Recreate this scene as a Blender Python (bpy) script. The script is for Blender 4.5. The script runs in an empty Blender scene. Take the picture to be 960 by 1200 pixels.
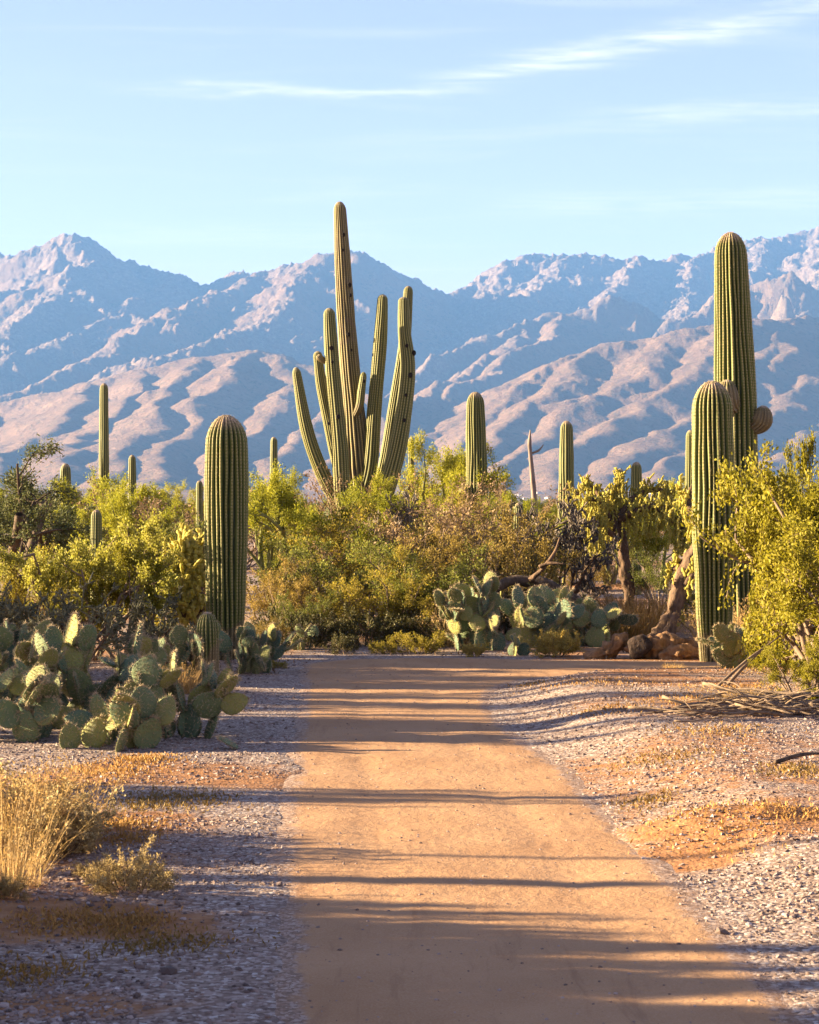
import bpy, math, random
import numpy as np
from mathutils import Vector, Matrix, Quaternion

# ------------------------------------------------------------------ camera, sky, sun, exposure
scene = bpy.context.scene
col = scene.collection
F = 2400.0            # focal length in pixels of the 960x1200 photograph
CAMH = 1.6
HOR = 590.0
cam_d = bpy.data.cameras.new('camera')
cam = bpy.data.objects.new('camera', cam_d)
col.objects.link(cam)
cam.location = (0, 0, CAMH)
cam.rotation_euler = (math.radians(90), 0, 0)
cam_d.sensor_fit = 'VERTICAL'
cam_d.sensor_height = 36.0
cam_d.sensor_width = 28.8
cam_d.lens = 36.0 * F / 1200.0
cam_d.shift_y = -10.0 / 1200.0
cam_d.clip_start = 0.1
cam_d.clip_end = 60000
cam_d.dof.use_dof = True
cam_d.dof.focus_distance = 23.0
cam_d.dof.aperture_fstop = 14.0
scene.camera = cam

SUN_EL = math.radians(13.0)
SUN_BACK = math.radians(-5.0)     # the sun stands to the left of the view, a little ahead
SUN = Vector((-math.cos(SUN_EL) * math.cos(SUN_BACK), -math.cos(SUN_EL) * math.sin(SUN_BACK), math.sin(SUN_EL)))
sun_d = bpy.data.lights.new('sun', 'SUN')
sun_d.energy = 5.0
sun_d.angle = math.radians(0.6)
sun_d.color = (1.0, 0.79, 0.49)
sun = bpy.data.objects.new('sun', sun_d)
col.objects.link(sun)
sun.rotation_euler = SUN.to_track_quat('Z', 'Y').to_euler()
sun.location = (-30, 0, 20)

world = bpy.data.worlds.new('World')
scene.world = world
world.use_nodes = True


class NT:
    """small helper to write node trees"""
    def __init__(self, tree):
        self.t = tree
        tree.nodes.clear()

    def n(self, typ, **kw):
        nd = self.t.nodes.new(typ)
        for k, v in kw.items():
            setattr(nd, k, v)
        return nd

    def link(self, a, b):
        self.t.links.new(a, b)

    def setin(self, nd, key, v):
        if hasattr(v, 'is_output') or isinstance(v, bpy.types.NodeSocket):
            self.t.links.new(v, nd.inputs[key])
        else:
            nd.inputs[key].default_value = v

    def math(self, op, a, b=0.0, c=0.0, clamp=False):
        nd = self.n('ShaderNodeMath', operation=op, use_clamp=clamp)
        self.setin(nd, 0, a)
        self.setin(nd, 1, b)
        self.setin(nd, 2, c)
        return nd.outputs[0]

    def noise(self, vec, scale, detail=3.0, rough=0.55, dist=0.0):
        nd = self.n('ShaderNodeTexNoise')
        if vec is not None:
            self.link(vec, nd.inputs['Vector'])
        nd.inputs['Scale'].default_value = scale
        nd.inputs['Detail'].default_value = detail
        nd.inputs['Roughness'].default_value = rough
        nd.inputs['Distortion'].default_value = dist
        return nd.outputs['Fac']

    def ramp(self, fac, stops):
        nd = self.n('ShaderNodeValToRGB')
        cr = nd.color_ramp
        while len(cr.elements) < len(stops):
            cr.elements.new(0.5)
        for e, (p, c) in zip(cr.elements, stops):
            e.position = p
            e.color = (c[0], c[1], c[2], 1.0)
        self.link(fac, nd.inputs[0])
        return nd.outputs[0]

    def mix(self, fac, a, b, mode='MIX'):
        nd = self.n('ShaderNodeMix', data_type='RGBA', blend_type=mode)
        for k, v in ((0, fac), (6, a), (7, b)):
            if isinstance(v, bpy.types.NodeSocket):
                self.link(v, nd.inputs[k])
            elif k == 0:
                nd.inputs[k].default_value = v
            else:
                nd.inputs[k].default_value = (v[0], v[1], v[2], 1.0)
        return nd.outputs[2]

    def attr(self, name):
        return self.n('ShaderNodeAttribute', attribute_name=name).outputs['Fac']

    def smooth(self, v, lo, hi):
        nd = self.n('ShaderNodeMapRange', interpolation_type='SMOOTHSTEP')
        self.link(v, nd.inputs[0])
        nd.inputs[1].default_value = lo
        nd.inputs[2].default_value = hi
        return nd.outputs[0]

    def bump(self, h, strength, dist):
        nd = self.n('ShaderNodeBump')
        nd.inputs['Strength'].default_value = strength
        nd.inputs['Distance'].default_value = dist
        self.link(h, nd.inputs['Height'])
        return nd.outputs[0]


w = NT(world.node_tree)
sky = w.n('ShaderNodeTexSky', sky_type='NISHITA')
sky.sun_disc = False
sky.sun_elevation = SUN_EL
sky.sun_rotation = math.radians(-85.0)
sky.altitude = 850.0
sky.air_density = 1.0
sky.dust_density = 0.25
sky.ozone_density = 1.3
# thin cirrus on a flat layer far overhead: direction -> point of the layer
tc = w.n('ShaderNodeTexCoord')
sep = w.n('ShaderNodeSeparateXYZ')
w.link(tc.outputs['Generated'], sep.inputs[0])
zc = w.math('MAXIMUM', sep.outputs[2], 0.03)
cu = w.math('DIVIDE', sep.outputs[0], zc)
cv = w.math('DIVIDE', sep.outputs[1], zc)
cb = w.n('ShaderNodeCombineXYZ')
w.link(cu, cb.inputs[0])
w.link(cv, cb.inputs[1])
wisp = w.n('ShaderNodeMapping')
w.link(cb.outputs[0], wisp.inputs['Vector'])
wisp.inputs['Rotation'].default_value = (0, 0, math.radians(14))
wisp.inputs['Scale'].default_value = (0.55, 1.5, 1.0)
wn = w.noise(wisp.outputs[0], 1.4, 6.0, 0.6, 0.7)
general = w.math('MULTIPLY', w.smooth(wn, 0.48, 0.88), 0.34)
warp = w.math('MULTIPLY', w.math('SUBTRACT', w.noise(cb.outputs[0], 4.0, 4.0, 0.6), 0.5), 0.34)


def streak(u0, u1, v0, slope, width, amount):
    # a drawn-out band of ice cloud lying along one line of the layer
    line = w.math('ADD', w.math('MULTIPLY', w.math('SUBTRACT', cu, u0), slope), v0)
    d = w.math('ADD', w.math('SUBTRACT', cv, line), warp)
    g = w.math('EXPONENT', w.math('MULTIPLY', w.math('MULTIPLY', d, d), -1.0 / (width * width)))
    ends = w.math('MULTIPLY', w.smooth(cu, u0 - 0.25, u0 + 0.15), w.math('SUBTRACT', 1.0, w.smooth(cu, u1 - 0.15, u1 + 0.25)))
    return w.math('MULTIPLY', w.math('MULTIPLY', g, ends), amount)


st = w.math('ADD', streak(-0.55, 0.05, 4.93, 0.10, 0.075, 0.6), streak(0.15, 1.6, 4.78, -0.95, 0.13, 0.85))
st = w.math('ADD', st, streak(0.55, 1.9, 5.30, -0.25, 0.12, 0.45))
st = w.math('ADD', st, streak(0.35, 1.5, 6.9, -0.2, 0.28, 0.35))
st = w.math('ADD', st, streak(-1.1, -0.2, 7.6, 0.1, 0.3, 0.3))
fine = w.smooth(w.noise(wisp.outputs[0], 7.0, 5.0, 0.6, 0.5), 0.25, 0.7)
cl = w.math('ADD', w.math('MULTIPLY', st, fine), general, clamp=True)
cl = w.math('MULTIPLY', cl, w.smooth(sep.outputs[2], 0.03, 0.10), clamp=True)
skyt = w.mix(1.0, sky.outputs[0], (1.34, 0.96, 1.11), 'MULTIPLY')
skyc = w.mix(cl, skyt, (5.2, 4.9, 4.9))
bg = w.n('ShaderNodeBackground')
w.link(skyc, bg.inputs['Color'])
bg.inputs['Strength'].default_value = 0.034
wo = w.n('ShaderNodeOutputWorld')
w.link(bg.outputs[0], wo.inputs['Surface'])

scene.view_settings.view_transform = 'Standard'
scene.view_settings.look = 'None'
scene.view_settings.gamma = 1.0
scene.view_settings.use_curve_mapping = False
scene.view_settings.exposure = 3.05
scene.render.engine = 'CYCLES'
scene.cycles.use_denoising = True
scene.cycles.max_bounces = 6
scene.cycles.diffuse_bounces = 3
scene.cycles.transparent_max_bounces = 4
scene.cycles.volume_bounces = 0
scene.cycles.caustics_reflective = False
scene.cycles.caustics_refractive = False

# ------------------------------------------------------------------ helpers
RNG = np.random.default_rng(7)


def PX(px, Y):
    return (px - 480.0) / F * Y


def PZ(py, Y):
    return CAMH - (py - HOR) / F * Y


def YG(py):
    return CAMH * F / (py - HOR)


def _hash2(ix, iy, seed):
    h = (ix.astype(np.int64) * 374761393 + iy.astype(np.int64) * 668265263 + seed * 1442695041) & 0x7fffffff
    h = ((h ^ (h >> 13)) * 1274126177) & 0x7fffffff
    h = ((h ^ (h >> 16)) * 1103515245 + 12345) & 0x7fffffff
    return (h >> 8 & 0xffff) / 65535.0


def vnoise(x, y, seed=0):
    ix, iy = np.floor(x), np.floor(y)
    fx, fy = x - ix, y - iy
    fx = fx * fx * fx * (fx * (fx * 6 - 15) + 10)
    fy = fy * fy * fy * (fy * (fy * 6 - 15) + 10)
    a = _hash2(ix, iy, seed); b = _hash2(ix + 1, iy, seed)
    c = _hash2(ix, iy + 1, seed); d = _hash2(ix + 1, iy + 1, seed)
    return (a * (1 - fx) + b * fx) * (1 - fy) + (c * (1 - fx) + d * fx) * fy


def fbm(x, y, octs=4, seed=0, ridged=False, gain=0.5):
    s = np.zeros(np.broadcast(x, y).shape); amp = 1.0; tot = 0.0
    for o in range(octs):
        n = vnoise(x, y, seed + o * 17)
        if ridged:
            n = 1.0 - np.abs(2 * n - 1)
            n = n * n
        s = s + amp * n; tot += amp
        amp *= gain
        x, y = x * 2.03 * 0.8 - y * 2.03 * 0.6 + 5.3, x * 2.03 * 0.6 + y * 2.03 * 0.8 + 1.7
    return s / tot


def smoothstep(v, lo, hi):
    t = np.clip((v - lo) / (hi - lo), 0, 1)
    return t * t * (3 - 2 * t)


class MB:
    """collects vertices, faces, attributes and material indices, then links ONE mesh"""
    def __init__(self):
        self.V = []; self.T = []; self.Q = []; self.A = {}; self.nv = 0
        self.Tm = []; self.Qm = []

    def add(self, V, tris=None, quads=None, mat=0, **attrs):
        V = np.asarray(V, dtype=np.float64).reshape(-1, 3)
        if tris is not None and len(tris):
            t = np.asarray(tris, dtype=np.int64).reshape(-1, 3) + self.nv
            self.T.append(t); self.Tm.append(np.full(len(t), mat))
        if quads is not None and len(quads):
            q = np.asarray(quads, dtype=np.int64).reshape(-1, 4) + self.nv
            self.Q.append(q); self.Qm.append(np.full(len(q), mat))
        for k, v in attrs.items():
            self.A.setdefault(k, []).append((self.nv, np.broadcast_to(np.asarray(v, dtype=np.float64), (len(V),))))
        self.V.append(V)
        self.nv += len(V)

    def mesh(self, name, mats, smooth=True):
        V = np.concatenate(self.V)
        T = np.concatenate(self.T) if self.T else np.zeros((0, 3), np.int64)
        Q = np.concatenate(self.Q) if self.Q else np.zeros((0, 4), np.int64)
        me = bpy.data.meshes.new(name)
        me.vertices.add(len(V))
        me.vertices.foreach_set('co', V.astype(np.float32).ravel())
        nl = len(T) * 3 + len(Q) * 4
        me.loops.add(nl)
        me.loops.foreach_set('vertex_index', np.concatenate([T.ravel(), Q.ravel()]).astype(np.int32))
        me.polygons.add(len(T) + len(Q))
        ls = np.concatenate([np.arange(len(T)) * 3, len(T) * 3 + np.arange(len(Q)) * 4]).astype(np.int32)
        me.polygons.foreach_set('loop_start', ls)
        mi = np.concatenate((self.Tm + self.Qm) or [np.zeros(0)]).astype(np.int32)
        me.polygons.foreach_set('material_index', mi)
        me.polygons.foreach_set('use_smooth', np.full(len(mi), smooth, dtype=bool))
        for k, chunks in self.A.items():
            a = np.zeros(len(V), np.float32)
            for st_, v in chunks:
                a[st_:st_ + len(v)] = v
            at = me.attributes.new(k, 'FLOAT', 'POINT')
            at.data.foreach_set('value', a)
        me.update(calc_edges=True)
        for m in (mats if isinstance(mats, (list, tuple)) else [mats]):
            me.materials.append(m)
        return me

    def build(self, name, mats, parent=None, smooth=True):
        return link(name, self.mesh(name, mats, smooth), parent)


def link(name, data, parent=None, kind=None):
    o = bpy.data.objects.new(name, data)
    col.objects.link(o)
    o.parent = parent
    if kind:
        o['kind'] = kind
    return o


def tag(o, label, cat, group=None):
    o['label'] = label
    o['category'] = cat
    if group:
        o['group'] = group
    return o


def thing(name, label, cat, loc=(0, 0, 0), rz=0.0, sc=1.0, group=None):
    o = link(name, None)
    o.empty_display_size = 0.2
    o.location = loc
    o.rotation_euler = (0, 0, rz)
    o.scale = (sc, sc, sc) if not isinstance(sc, (tuple, list)) else sc
    return tag(o, label, cat, group)


def copy_thing(src, label, loc, rz, sc, group=None, cat=None):
    def cp(o, parent):
        c = o.copy()
        col.objects.link(c)
        c.parent = parent
        for ch in o.children:
            cp(ch, c)
        return c
    r = cp(src, None)
    r.location = loc
    r.rotation_euler = (0, 0, rz)
    r.scale = (sc, sc, sc) if not isinstance(sc, (tuple, list)) else sc
    r['label'] = label
    if cat:
        r['category'] = cat
    if group:
        r['group'] = group
    elif 'group' in r:
        del r['group']
    return r


def frames(P):
    """parallel transport frames along a polyline"""
    T = np.gradient(P, axis=0)
    T /= np.linalg.norm(T, axis=1)[:, None] + 1e-12
    N = np.zeros_like(P)
    a = np.array([1.0, 0, 0]) if abs(T[0, 0]) < 0.9 else np.array([0, 1.0, 0])
    n = a - T[0] * a.dot(T[0]); n /= np.linalg.norm(n)
    for i in range(len(P)):
        n = n - T[i] * n.dot(T[i]); n /= np.linalg.norm(n)
        N[i] = n
    return T, N, np.cross(T, N)


def spline(ctrl, n):
    C = np.asarray(ctrl, float)
    if len(C) == 2:
        return C[0] + (C[1] - C[0]) * np.linspace(0, 1, n)[:, None]
    k = np.concatenate([[2 * C[0] - C[1]], C, [2 * C[-1] - C[-2]]])
    u = np.linspace(0, len(C) - 1 - 1e-9, n)
    i = u.astype(int); t = (u - i)[:, None]
    p0, p1, p2, p3 = k[i], k[i + 1], k[i + 2], k[i + 3]
    return 0.5 * (2 * p1 + (p2 - p0) * t + (2 * p0 - 5 * p1 + 4 * p2 - p3) * t ** 2 + (3 * p1 - p0 - 3 * p2 + p3) * t ** 3)


def grid_quads(nr, nc, wrap):
    i = np.arange(nr - 1)[:, None]; j = np.arange(nc if wrap else nc - 1)[None]
    j2 = (j + 1) % nc
    return np.stack([i * nc + j, i * nc + j2, (i + 1) * nc + j2, (i + 1) * nc + j], -1).reshape(-1, 4)


def tube(mb, ctrl, radii, sides=8, n=None, bump=0.0, seed=0, mat=0, cap=True, **attrs):
    n = n or max(4, len(ctrl) * 3)
    P = spline(ctrl, n)
    r = np.interp(np.linspace(0, 1, n), np.linspace(0, 1, len(radii)), radii)
    T, N, B = frames(P)
    a = np.linspace(0, 2 * math.pi, sides, endpoint=False)
    R = np.repeat(r[:, None], sides, 1)
    if bump:
        u, v = np.meshgrid(np.arange(n), np.arange(sides), indexing='ij')
        R = R * (1 + 0.6 * bump * (2 * fbm(u * 0.22 + 50 * seed, np.abs(v - sides / 2) * 0.5 + seed, 3, seed) - 1) + 0.5 * bump * (2 * fbm(u * 0.16 + 9 * seed, np.abs(v - sides / 2) * 1.9 + seed, 2, seed + 5) - 1))
    V = P[:, None] + R[..., None] * (np.cos(a)[None, :, None] * N[:, None] + np.sin(a)[None, :, None] * B[:, None])
    V = V.reshape(-1, 3)
    q = grid_quads(n, sides, True)
    if cap:
        V = np.concatenate([V, P[:1], P[-1:]])
        j = np.arange(sides); j2 = (j + 1) % sides
        t = np.concatenate([np.stack([j2, j, np.full(sides, n * sides)], -1),
                            np.stack([(n - 1) * sides + j, (n - 1) * sides + j2, np.full(sides, n * sides + 1)], -1)])
        mb.add(V, t, q, mat, **attrs)
    else:
        mb.add(V, None, q, mat, **attrs)


def segs_mesh(mb, P0, P1, r0, r1, sides=4, mat=0, v=None):
    """many tapered straight segments at once"""
    P0 = np.asarray(P0, float); P1 = np.asarray(P1, float)
    r0 = np.asarray(r0, float); r1 = np.asarray(r1, float)
    D = P1 - P0
    L = np.linalg.norm(D, axis=1)[:, None] + 1e-9
    D = D / L
    A = np.where(np.abs(D[:, 2:3]) < 0.9, np.array([[0, 0, 1.0]]), np.array([[1.0, 0, 0]]))
    N = np.cross(D, A); N /= np.linalg.norm(N, axis=1)[:, None]
    B = np.cross(D, N)
    a = np.linspace(0, 2 * math.pi, sides, endpoint=False)
    ring = np.cos(a)[None, :, None] * N[:, None] + np.sin(a)[None, :, None] * B[:, None]
    V0 = P0[:, None] + ring * r0[:, None, None]
    V1 = P1[:, None] + ring * r1[:, None, None]
    V = np.concatenate([V0, V1], 1).reshape(-1, 3)
    m = len(P0)
    j = np.arange(sides); j2 = (j + 1) % sides
    q = np.stack([j, j2, sides + j2, sides + j], -1)
    Q = (np.arange(m)[:, None, None] * 2 * sides + q[None]).reshape(-1, 4)
    vv = np.repeat(RNG.random(m) if v is None else v, 2 * sides)
    mb.add(V, None, Q, mat, v=vv)


def leaves_mesh(mb, P, size, rng, aspect=0.5, mat=0, up=0.0, D=None, vbase=None):
    """diamond leaves: one quad each, folded a little"""
    m = len(P)
    if D is None:
        D = rng.normal(size=(m, 3))
    D = D + np.array([0, 0, up])
    D /= np.linalg.norm(D, axis=1)[:, None] + 1e-9
    S = np.cross(D, rng.normal(size=(m, 3)))
    S /= np.linalg.norm(S, axis=1)[:, None] + 1e-9
    sz = (size * rng.uniform(0.6, 1.3, m))[:, None]
    N = np.cross(D, S)
    V = np.stack([P, P + D * sz * 0.5 + S * sz * aspect * 0.5 + N * sz * 0.08, P + D * sz, P + D * sz * 0.5 - S * sz * aspect * 0.5 + N * sz * 0.08], 1).reshape(-1, 3)
    Q = np.arange(m * 4).reshape(-1, 4)
    v = rng.random(m) if vbase is None else np.clip(vbase + rng.normal(size=m) * 0.16, 0, 1)
    mb.add(V, None, Q, mat, v=np.repeat(v, 4))


# ------------------------------------------------------------------ materials
def new_mat(name):
    m = bpy.data.materials.new(name)
    m.use_nodes = True
    return m, NT(m.node_tree)


def finish(nt, colr, rough=0.8, normal=None, spec=0.25, translucent=None):
    b = nt.n('ShaderNodeBsdfPrincipled')
    if isinstance(colr, bpy.types.NodeSocket):
        nt.link(colr, b.inputs['Base Color'])
    else:
        b.inputs['Base Color'].default_value = (*colr, 1)
    nt.setin(b, 'Roughness', rough)
    b.inputs['Specular IOR Level'].default_value = spec
    if normal is not None:
        nt.link(normal, b.inputs['Normal'])
    out = nt.n('ShaderNodeOutputMaterial')
    if translucent:
        tr = nt.n('ShaderNodeBsdfTranslucent')
        nt.link(colr, tr.inputs['Color'])
        mx = nt.n('ShaderNodeMixShader')
        mx.inputs[0].default_value = translucent
        nt.link(b.outputs[0], mx.inputs[1])
        nt.link(tr.outputs[0], mx.inputs[2])
        nt.link(mx.outputs[0], out.inputs['Surface'])
    else:
        nt.link(b.outputs[0], out.inputs['Surface'])


def leaf_mat(name, c0, c1, c2, trans=0.35):
    m, nt = new_mat(name)
    v = nt.attr('v')
    rnd = nt.n('ShaderNodeObjectInfo').outputs['Random']
    f = nt.math('ADD', nt.math('MULTIPLY', v, 0.62), nt.math('MULTIPLY', rnd, 0.38))
    c = nt.ramp(f, [(0.0, c0), (0.55, c1), (1.0, c2)])
    finish(nt, c, 0.65, None, 0.2, trans)
    return m


def bark_mat(name, c0, c1, scale=20.0, bump=0.6):
    m, nt = new_mat(name)
    g = nt.n('ShaderNodeTexCoord').outputs['Object']
    mp = nt.n('ShaderNodeMapping')
    nt.link(g, mp.inputs[0])
    mp.inputs['Scale'].default_value = (1, 1, 0.35)
    n1 = nt.noise(mp.outputs[0], scale, 5, 0.65)
    c = nt.ramp(n1, [(0.3, c0), (0.7, c1)])
    finish(nt, c, 0.85, nt.bump(n1, bump, 0.02), 0.15)
    return m


def cactus_mat(name, valley, body, spine, tip, cork=0.0):
    m, nt = new_mat(name)
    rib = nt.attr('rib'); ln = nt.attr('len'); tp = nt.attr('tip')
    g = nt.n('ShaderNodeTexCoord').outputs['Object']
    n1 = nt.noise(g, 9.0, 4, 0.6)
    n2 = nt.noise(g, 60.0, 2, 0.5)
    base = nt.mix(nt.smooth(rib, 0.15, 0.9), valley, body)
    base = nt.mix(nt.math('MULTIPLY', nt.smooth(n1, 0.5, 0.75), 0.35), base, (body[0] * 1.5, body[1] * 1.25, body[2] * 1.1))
    # areoles: rows of pale spine cushions along every rib crest
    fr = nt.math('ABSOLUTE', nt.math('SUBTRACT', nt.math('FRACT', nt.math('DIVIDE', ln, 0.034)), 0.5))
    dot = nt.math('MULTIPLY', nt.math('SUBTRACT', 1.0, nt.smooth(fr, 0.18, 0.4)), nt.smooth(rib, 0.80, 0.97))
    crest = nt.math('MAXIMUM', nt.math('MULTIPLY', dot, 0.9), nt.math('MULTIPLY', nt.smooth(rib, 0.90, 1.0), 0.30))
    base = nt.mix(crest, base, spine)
    # corky grey-brown scars near the foot and in blotches higher up
    n3 = nt.noise(g, 3.2, 5, 0.7, 0.4)
    foot = nt.math('MULTIPLY', nt.math('SUBTRACT', 1.0, nt.smooth(ln, 0.1, 0.7)), 0.35)
    ck = nt.smooth(nt.math('ADD', nt.math('ADD', n3, foot), cork * 0.12), 0.63, 0.74)
    base = nt.mix(nt.math('MULTIPLY', ck, 0.75), base, (0.145, 0.105, 0.055))
    base = nt.mix(nt.math('MULTIPLY', nt.smooth(tp, 0.0, 1.0), nt.smooth(n2, 0.3, 0.6)), base, tip)
    finish(nt, base, 0.6, None, 0.3)
    return m


def simple_mat(name, c0, c1, scale=30.0, rough=0.8, bump=0.3, detail=4, spec=0.2):
    m, nt = new_mat(name)
    g = nt.n('ShaderNodeTexCoord').outputs['Object']
    n1 = nt.noise(g, scale, detail, 0.6)
    c = nt.ramp(n1, [(0.3, c0), (0.7, c1)])
    finish(nt, c, rough, nt.bump(n1, bump, 0.02) if bump else None, spec)
    return m


M = {}
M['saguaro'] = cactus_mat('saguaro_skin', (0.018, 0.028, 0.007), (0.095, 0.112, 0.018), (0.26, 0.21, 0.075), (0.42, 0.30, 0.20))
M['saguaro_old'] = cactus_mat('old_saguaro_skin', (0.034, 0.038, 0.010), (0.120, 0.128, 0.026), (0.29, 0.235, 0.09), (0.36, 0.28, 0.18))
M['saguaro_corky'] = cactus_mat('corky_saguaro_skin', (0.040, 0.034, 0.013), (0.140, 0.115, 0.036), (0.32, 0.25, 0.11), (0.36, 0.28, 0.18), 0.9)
M['spine'] = simple_mat('spine', (0.46, 0.37, 0.22), (0.34, 0.24, 0.14), 40, 0.6, 0)
M['scar'] = simple_mat('scar', (0.012, 0.010, 0.008), (0.03, 0.024, 0.018), 40, 0.95, 0.3)

m, nt = new_mat('pad_skin')
g = nt.n('ShaderNodeTexCoord').outputs['Object']
rnd = nt.n('ShaderNodeObjectInfo').outputs['Random']
c = nt.ramp(nt.math('ADD', nt.math('MULTIPLY', nt.noise(g, 5.0, 4, 0.6), 0.5), nt.math('MULTIPLY', rnd, 0.5)),
            [(0.25, (0.075, 0.125, 0.078)), (0.5, (0.135, 0.170, 0.070)), (0.78, (0.26, 0.24, 0.06))])
vor = nt.n('ShaderNodeTexVoronoi', feature='F1')
nt.link(g, vor.inputs['Vector'])
vor.inputs['Scale'].default_value = 9.0
spot = nt.math('SUBTRACT', 1.0, nt.smooth(vor.outputs['Distance'], 0.10, 0.22))
c = nt.mix(nt.math('MULTIPLY', spot, 0.75), c, (0.30, 0.23, 0.10))
scar = nt.smooth(nt.noise(g, 3.1, 6, 0.75, 0.6), 0.60, 0.70)
c = nt.mix(nt.math('MULTIPLY', scar, 0.6), c, (0.19, 0.135, 0.075))
finish(nt, c, 0.62, nt.bump(nt.noise(g, 10.0, 5, 0.7), 0.5, 0.04), 0.28)
M['pad'] = m

M['palo_leaf'] = leaf_mat('palo_verde_leaf', (0.075, 0.090, 0.010), (0.27, 0.265, 0.016), (0.47, 0.41, 0.045), 0.48)
M['palo_bark'] = bark_mat('palo_verde_bark', (0.12, 0.13, 0.03), (0.22, 0.20, 0.07), 8, 0.2)
M['mesq_leaf'] = leaf_mat('mesquite_leaf', (0.045, 0.055, 0.018), (0.085, 0.095, 0.028), (0.15, 0.14, 0.05), 0.3)
M['bark'] = bark_mat('dark_bark', (0.035, 0.024, 0.017), (0.13, 0.09, 0.06), 14, 0.9)
M['creo_leaf'] = leaf_mat('creosote_leaf', (0.075, 0.065, 0.012), (0.25, 0.205, 0.02), (0.47, 0.34, 0.055), 0.48)
M['creo_green'] = leaf_mat('creosote_leaf_green', (0.045, 0.055, 0.012), (0.145, 0.155, 0.022), (0.30, 0.28, 0.05), 0.42)
M['creo_brown'] = leaf_mat('creosote_leaf_brown', (0.07, 0.05, 0.014), (0.22, 0.155, 0.03), (0.42, 0.29, 0.07), 0.42)
M['twig'] = bark_mat('twig_bark', (0.10, 0.07, 0.05), (0.24, 0.17, 0.11), 20, 0.3)
M['hack_leaf'] = leaf_mat('hackberry_leaf', (0.115, 0.108, 0.008), (0.26, 0.225, 0.014), (0.45, 0.37, 0.07), 0.46)
M['sunlit_leaf'] = leaf_mat('sunlit_leaf', (0.15, 0.15, 0.015), (0.36, 0.33, 0.045), (0.56, 0.50, 0.17), 0.45)  # lighter copy of the hackberry leaf, sunlight put into its colour
M['dry_leaf'] = leaf_mat('dry_leaf', (0.11, 0.065, 0.035), (0.20, 0.125, 0.06), (0.30, 0.20, 0.10), 0.25)
M['gold_leaf'] = leaf_mat('gold_leaf', (0.25, 0.175, 0.03), (0.42, 0.30, 0.06), (0.56, 0.43, 0.14), 0.45)
M['straw_leaf'] = leaf_mat('straw_leaf', (0.26, 0.18, 0.07), (0.42, 0.31, 0.13), (0.58, 0.46, 0.24), 0.4)
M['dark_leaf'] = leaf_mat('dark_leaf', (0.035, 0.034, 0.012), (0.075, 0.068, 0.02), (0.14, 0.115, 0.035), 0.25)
M['grass'] = leaf_mat('dry_grass', (0.28, 0.165, 0.055), (0.46, 0.295, 0.105), (0.60, 0.43, 0.20), 0.4)
M['mat_leaf'] = leaf_mat('ground_mat_leaf', (0.13, 0.10, 0.02), (0.34, 0.18, 0.05), (0.45, 0.26, 0.08), 0.25)
M['cholla_trunk'] = bark_mat('cholla_trunk', (0.030, 0.020, 0.014), (0.14, 0.085, 0.05), 22, 1.0)
M['cholla_joint'] = leaf_mat('cholla_joint', (0.30, 0.26, 0.04), (0.50, 0.43, 0.09), (0.66, 0.57, 0.22), 0.45)
M['stag_joint'] = leaf_mat('staghorn_joint', (0.055, 0.045, 0.035), (0.13, 0.10, 0.07), (0.25, 0.20, 0.15), 0.05)
M['stag_blue'] = leaf_mat('staghorn_joint_grey', (0.05, 0.05, 0.03), (0.12, 0.11, 0.055), (0.25, 0.22, 0.12), 0.05)
M['deadwood'] = bark_mat('deadwood', (0.06, 0.032, 0.018), (0.38, 0.21, 0.095), 16, 1.0)
M['rough_bark'] = bark_mat('rough_bark', (0.035, 0.022, 0.015), (0.20, 0.125, 0.075), 18, 1.0)
M['snag'] = bark_mat('snag_wood', (0.10, 0.08, 0.07), (0.26, 0.20, 0.16), 10, 0.5)
M['dark_burl'] = simple_mat('burl_wood', (0.012, 0.008, 0.007), (0.06, 0.038, 0.028), 30, 0.95, 1.0)

# gravel stones
m, nt = new_mat('gravel_stone')
v = nt.attr('v')
c = nt.ramp(v, [(0.0, (0.07, 0.045, 0.036)), (0.3, (0.18, 0.122, 0.095)), (0.65, (0.27, 0.198, 0.165)), (0.88, (0.37, 0.30, 0.265)), (1.0, (0.55, 0.49, 0.45))])
finish(nt, c, 0.75, None, 0.3)
M['stone'] = m

# ground: pinkish grit with red-brown earth where the 'dirt' attribute says so
m, nt = new_mat('ground_grit')
g = nt.n('ShaderNodeTexCoord').outputs['Object']
d = nt.attr('dirt')
vor = nt.n('ShaderNodeTexVoronoi', feature='F1')
nt.link(g, vor.inputs['Vector'])
vor.inputs['Scale'].default_value = 55.0
grit = nt.ramp(nt.n('ShaderNodeSeparateColor').outputs[0], [(0, (0, 0, 0)), (1, (1, 1, 1))])
sc_ = nt.n('ShaderNodeSeparateColor')
nt.link(vor.outputs['Color'], sc_.inputs[0])
grit = nt.ramp(sc_.outputs[0], [(0.0, (0.12, 0.078, 0.058)), (0.4, (0.22, 0.15, 0.112)), (0.8, (0.31, 0.235, 0.19)), (1.0, (0.45, 0.39, 0.34))])
earth = nt.ramp(nt.noise(g, 9.0, 6, 0.7), [(0.3, (0.20, 0.085, 0.034)), (0.55, (0.29, 0.14, 0.058)), (0.75, (0.36, 0.20, 0.10))])
dn = nt.math('ADD', d, nt.math('MULTIPLY', nt.math('SUBTRACT', nt.noise(g, 5.0, 5, 0.7), 0.5), 0.9))
c = nt.mix(nt.smooth(dn, 0.35, 0.65), grit, earth)
hh = nt.math('ADD', nt.math('MULTIPLY', vor.outputs['Distance'], -0.5), nt.noise(g, 22.0, 4, 0.7))
finish(nt, c, 0.9, nt.bump(hh, 0.4, 0.02), 0.15)
M['ground'] = m

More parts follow.
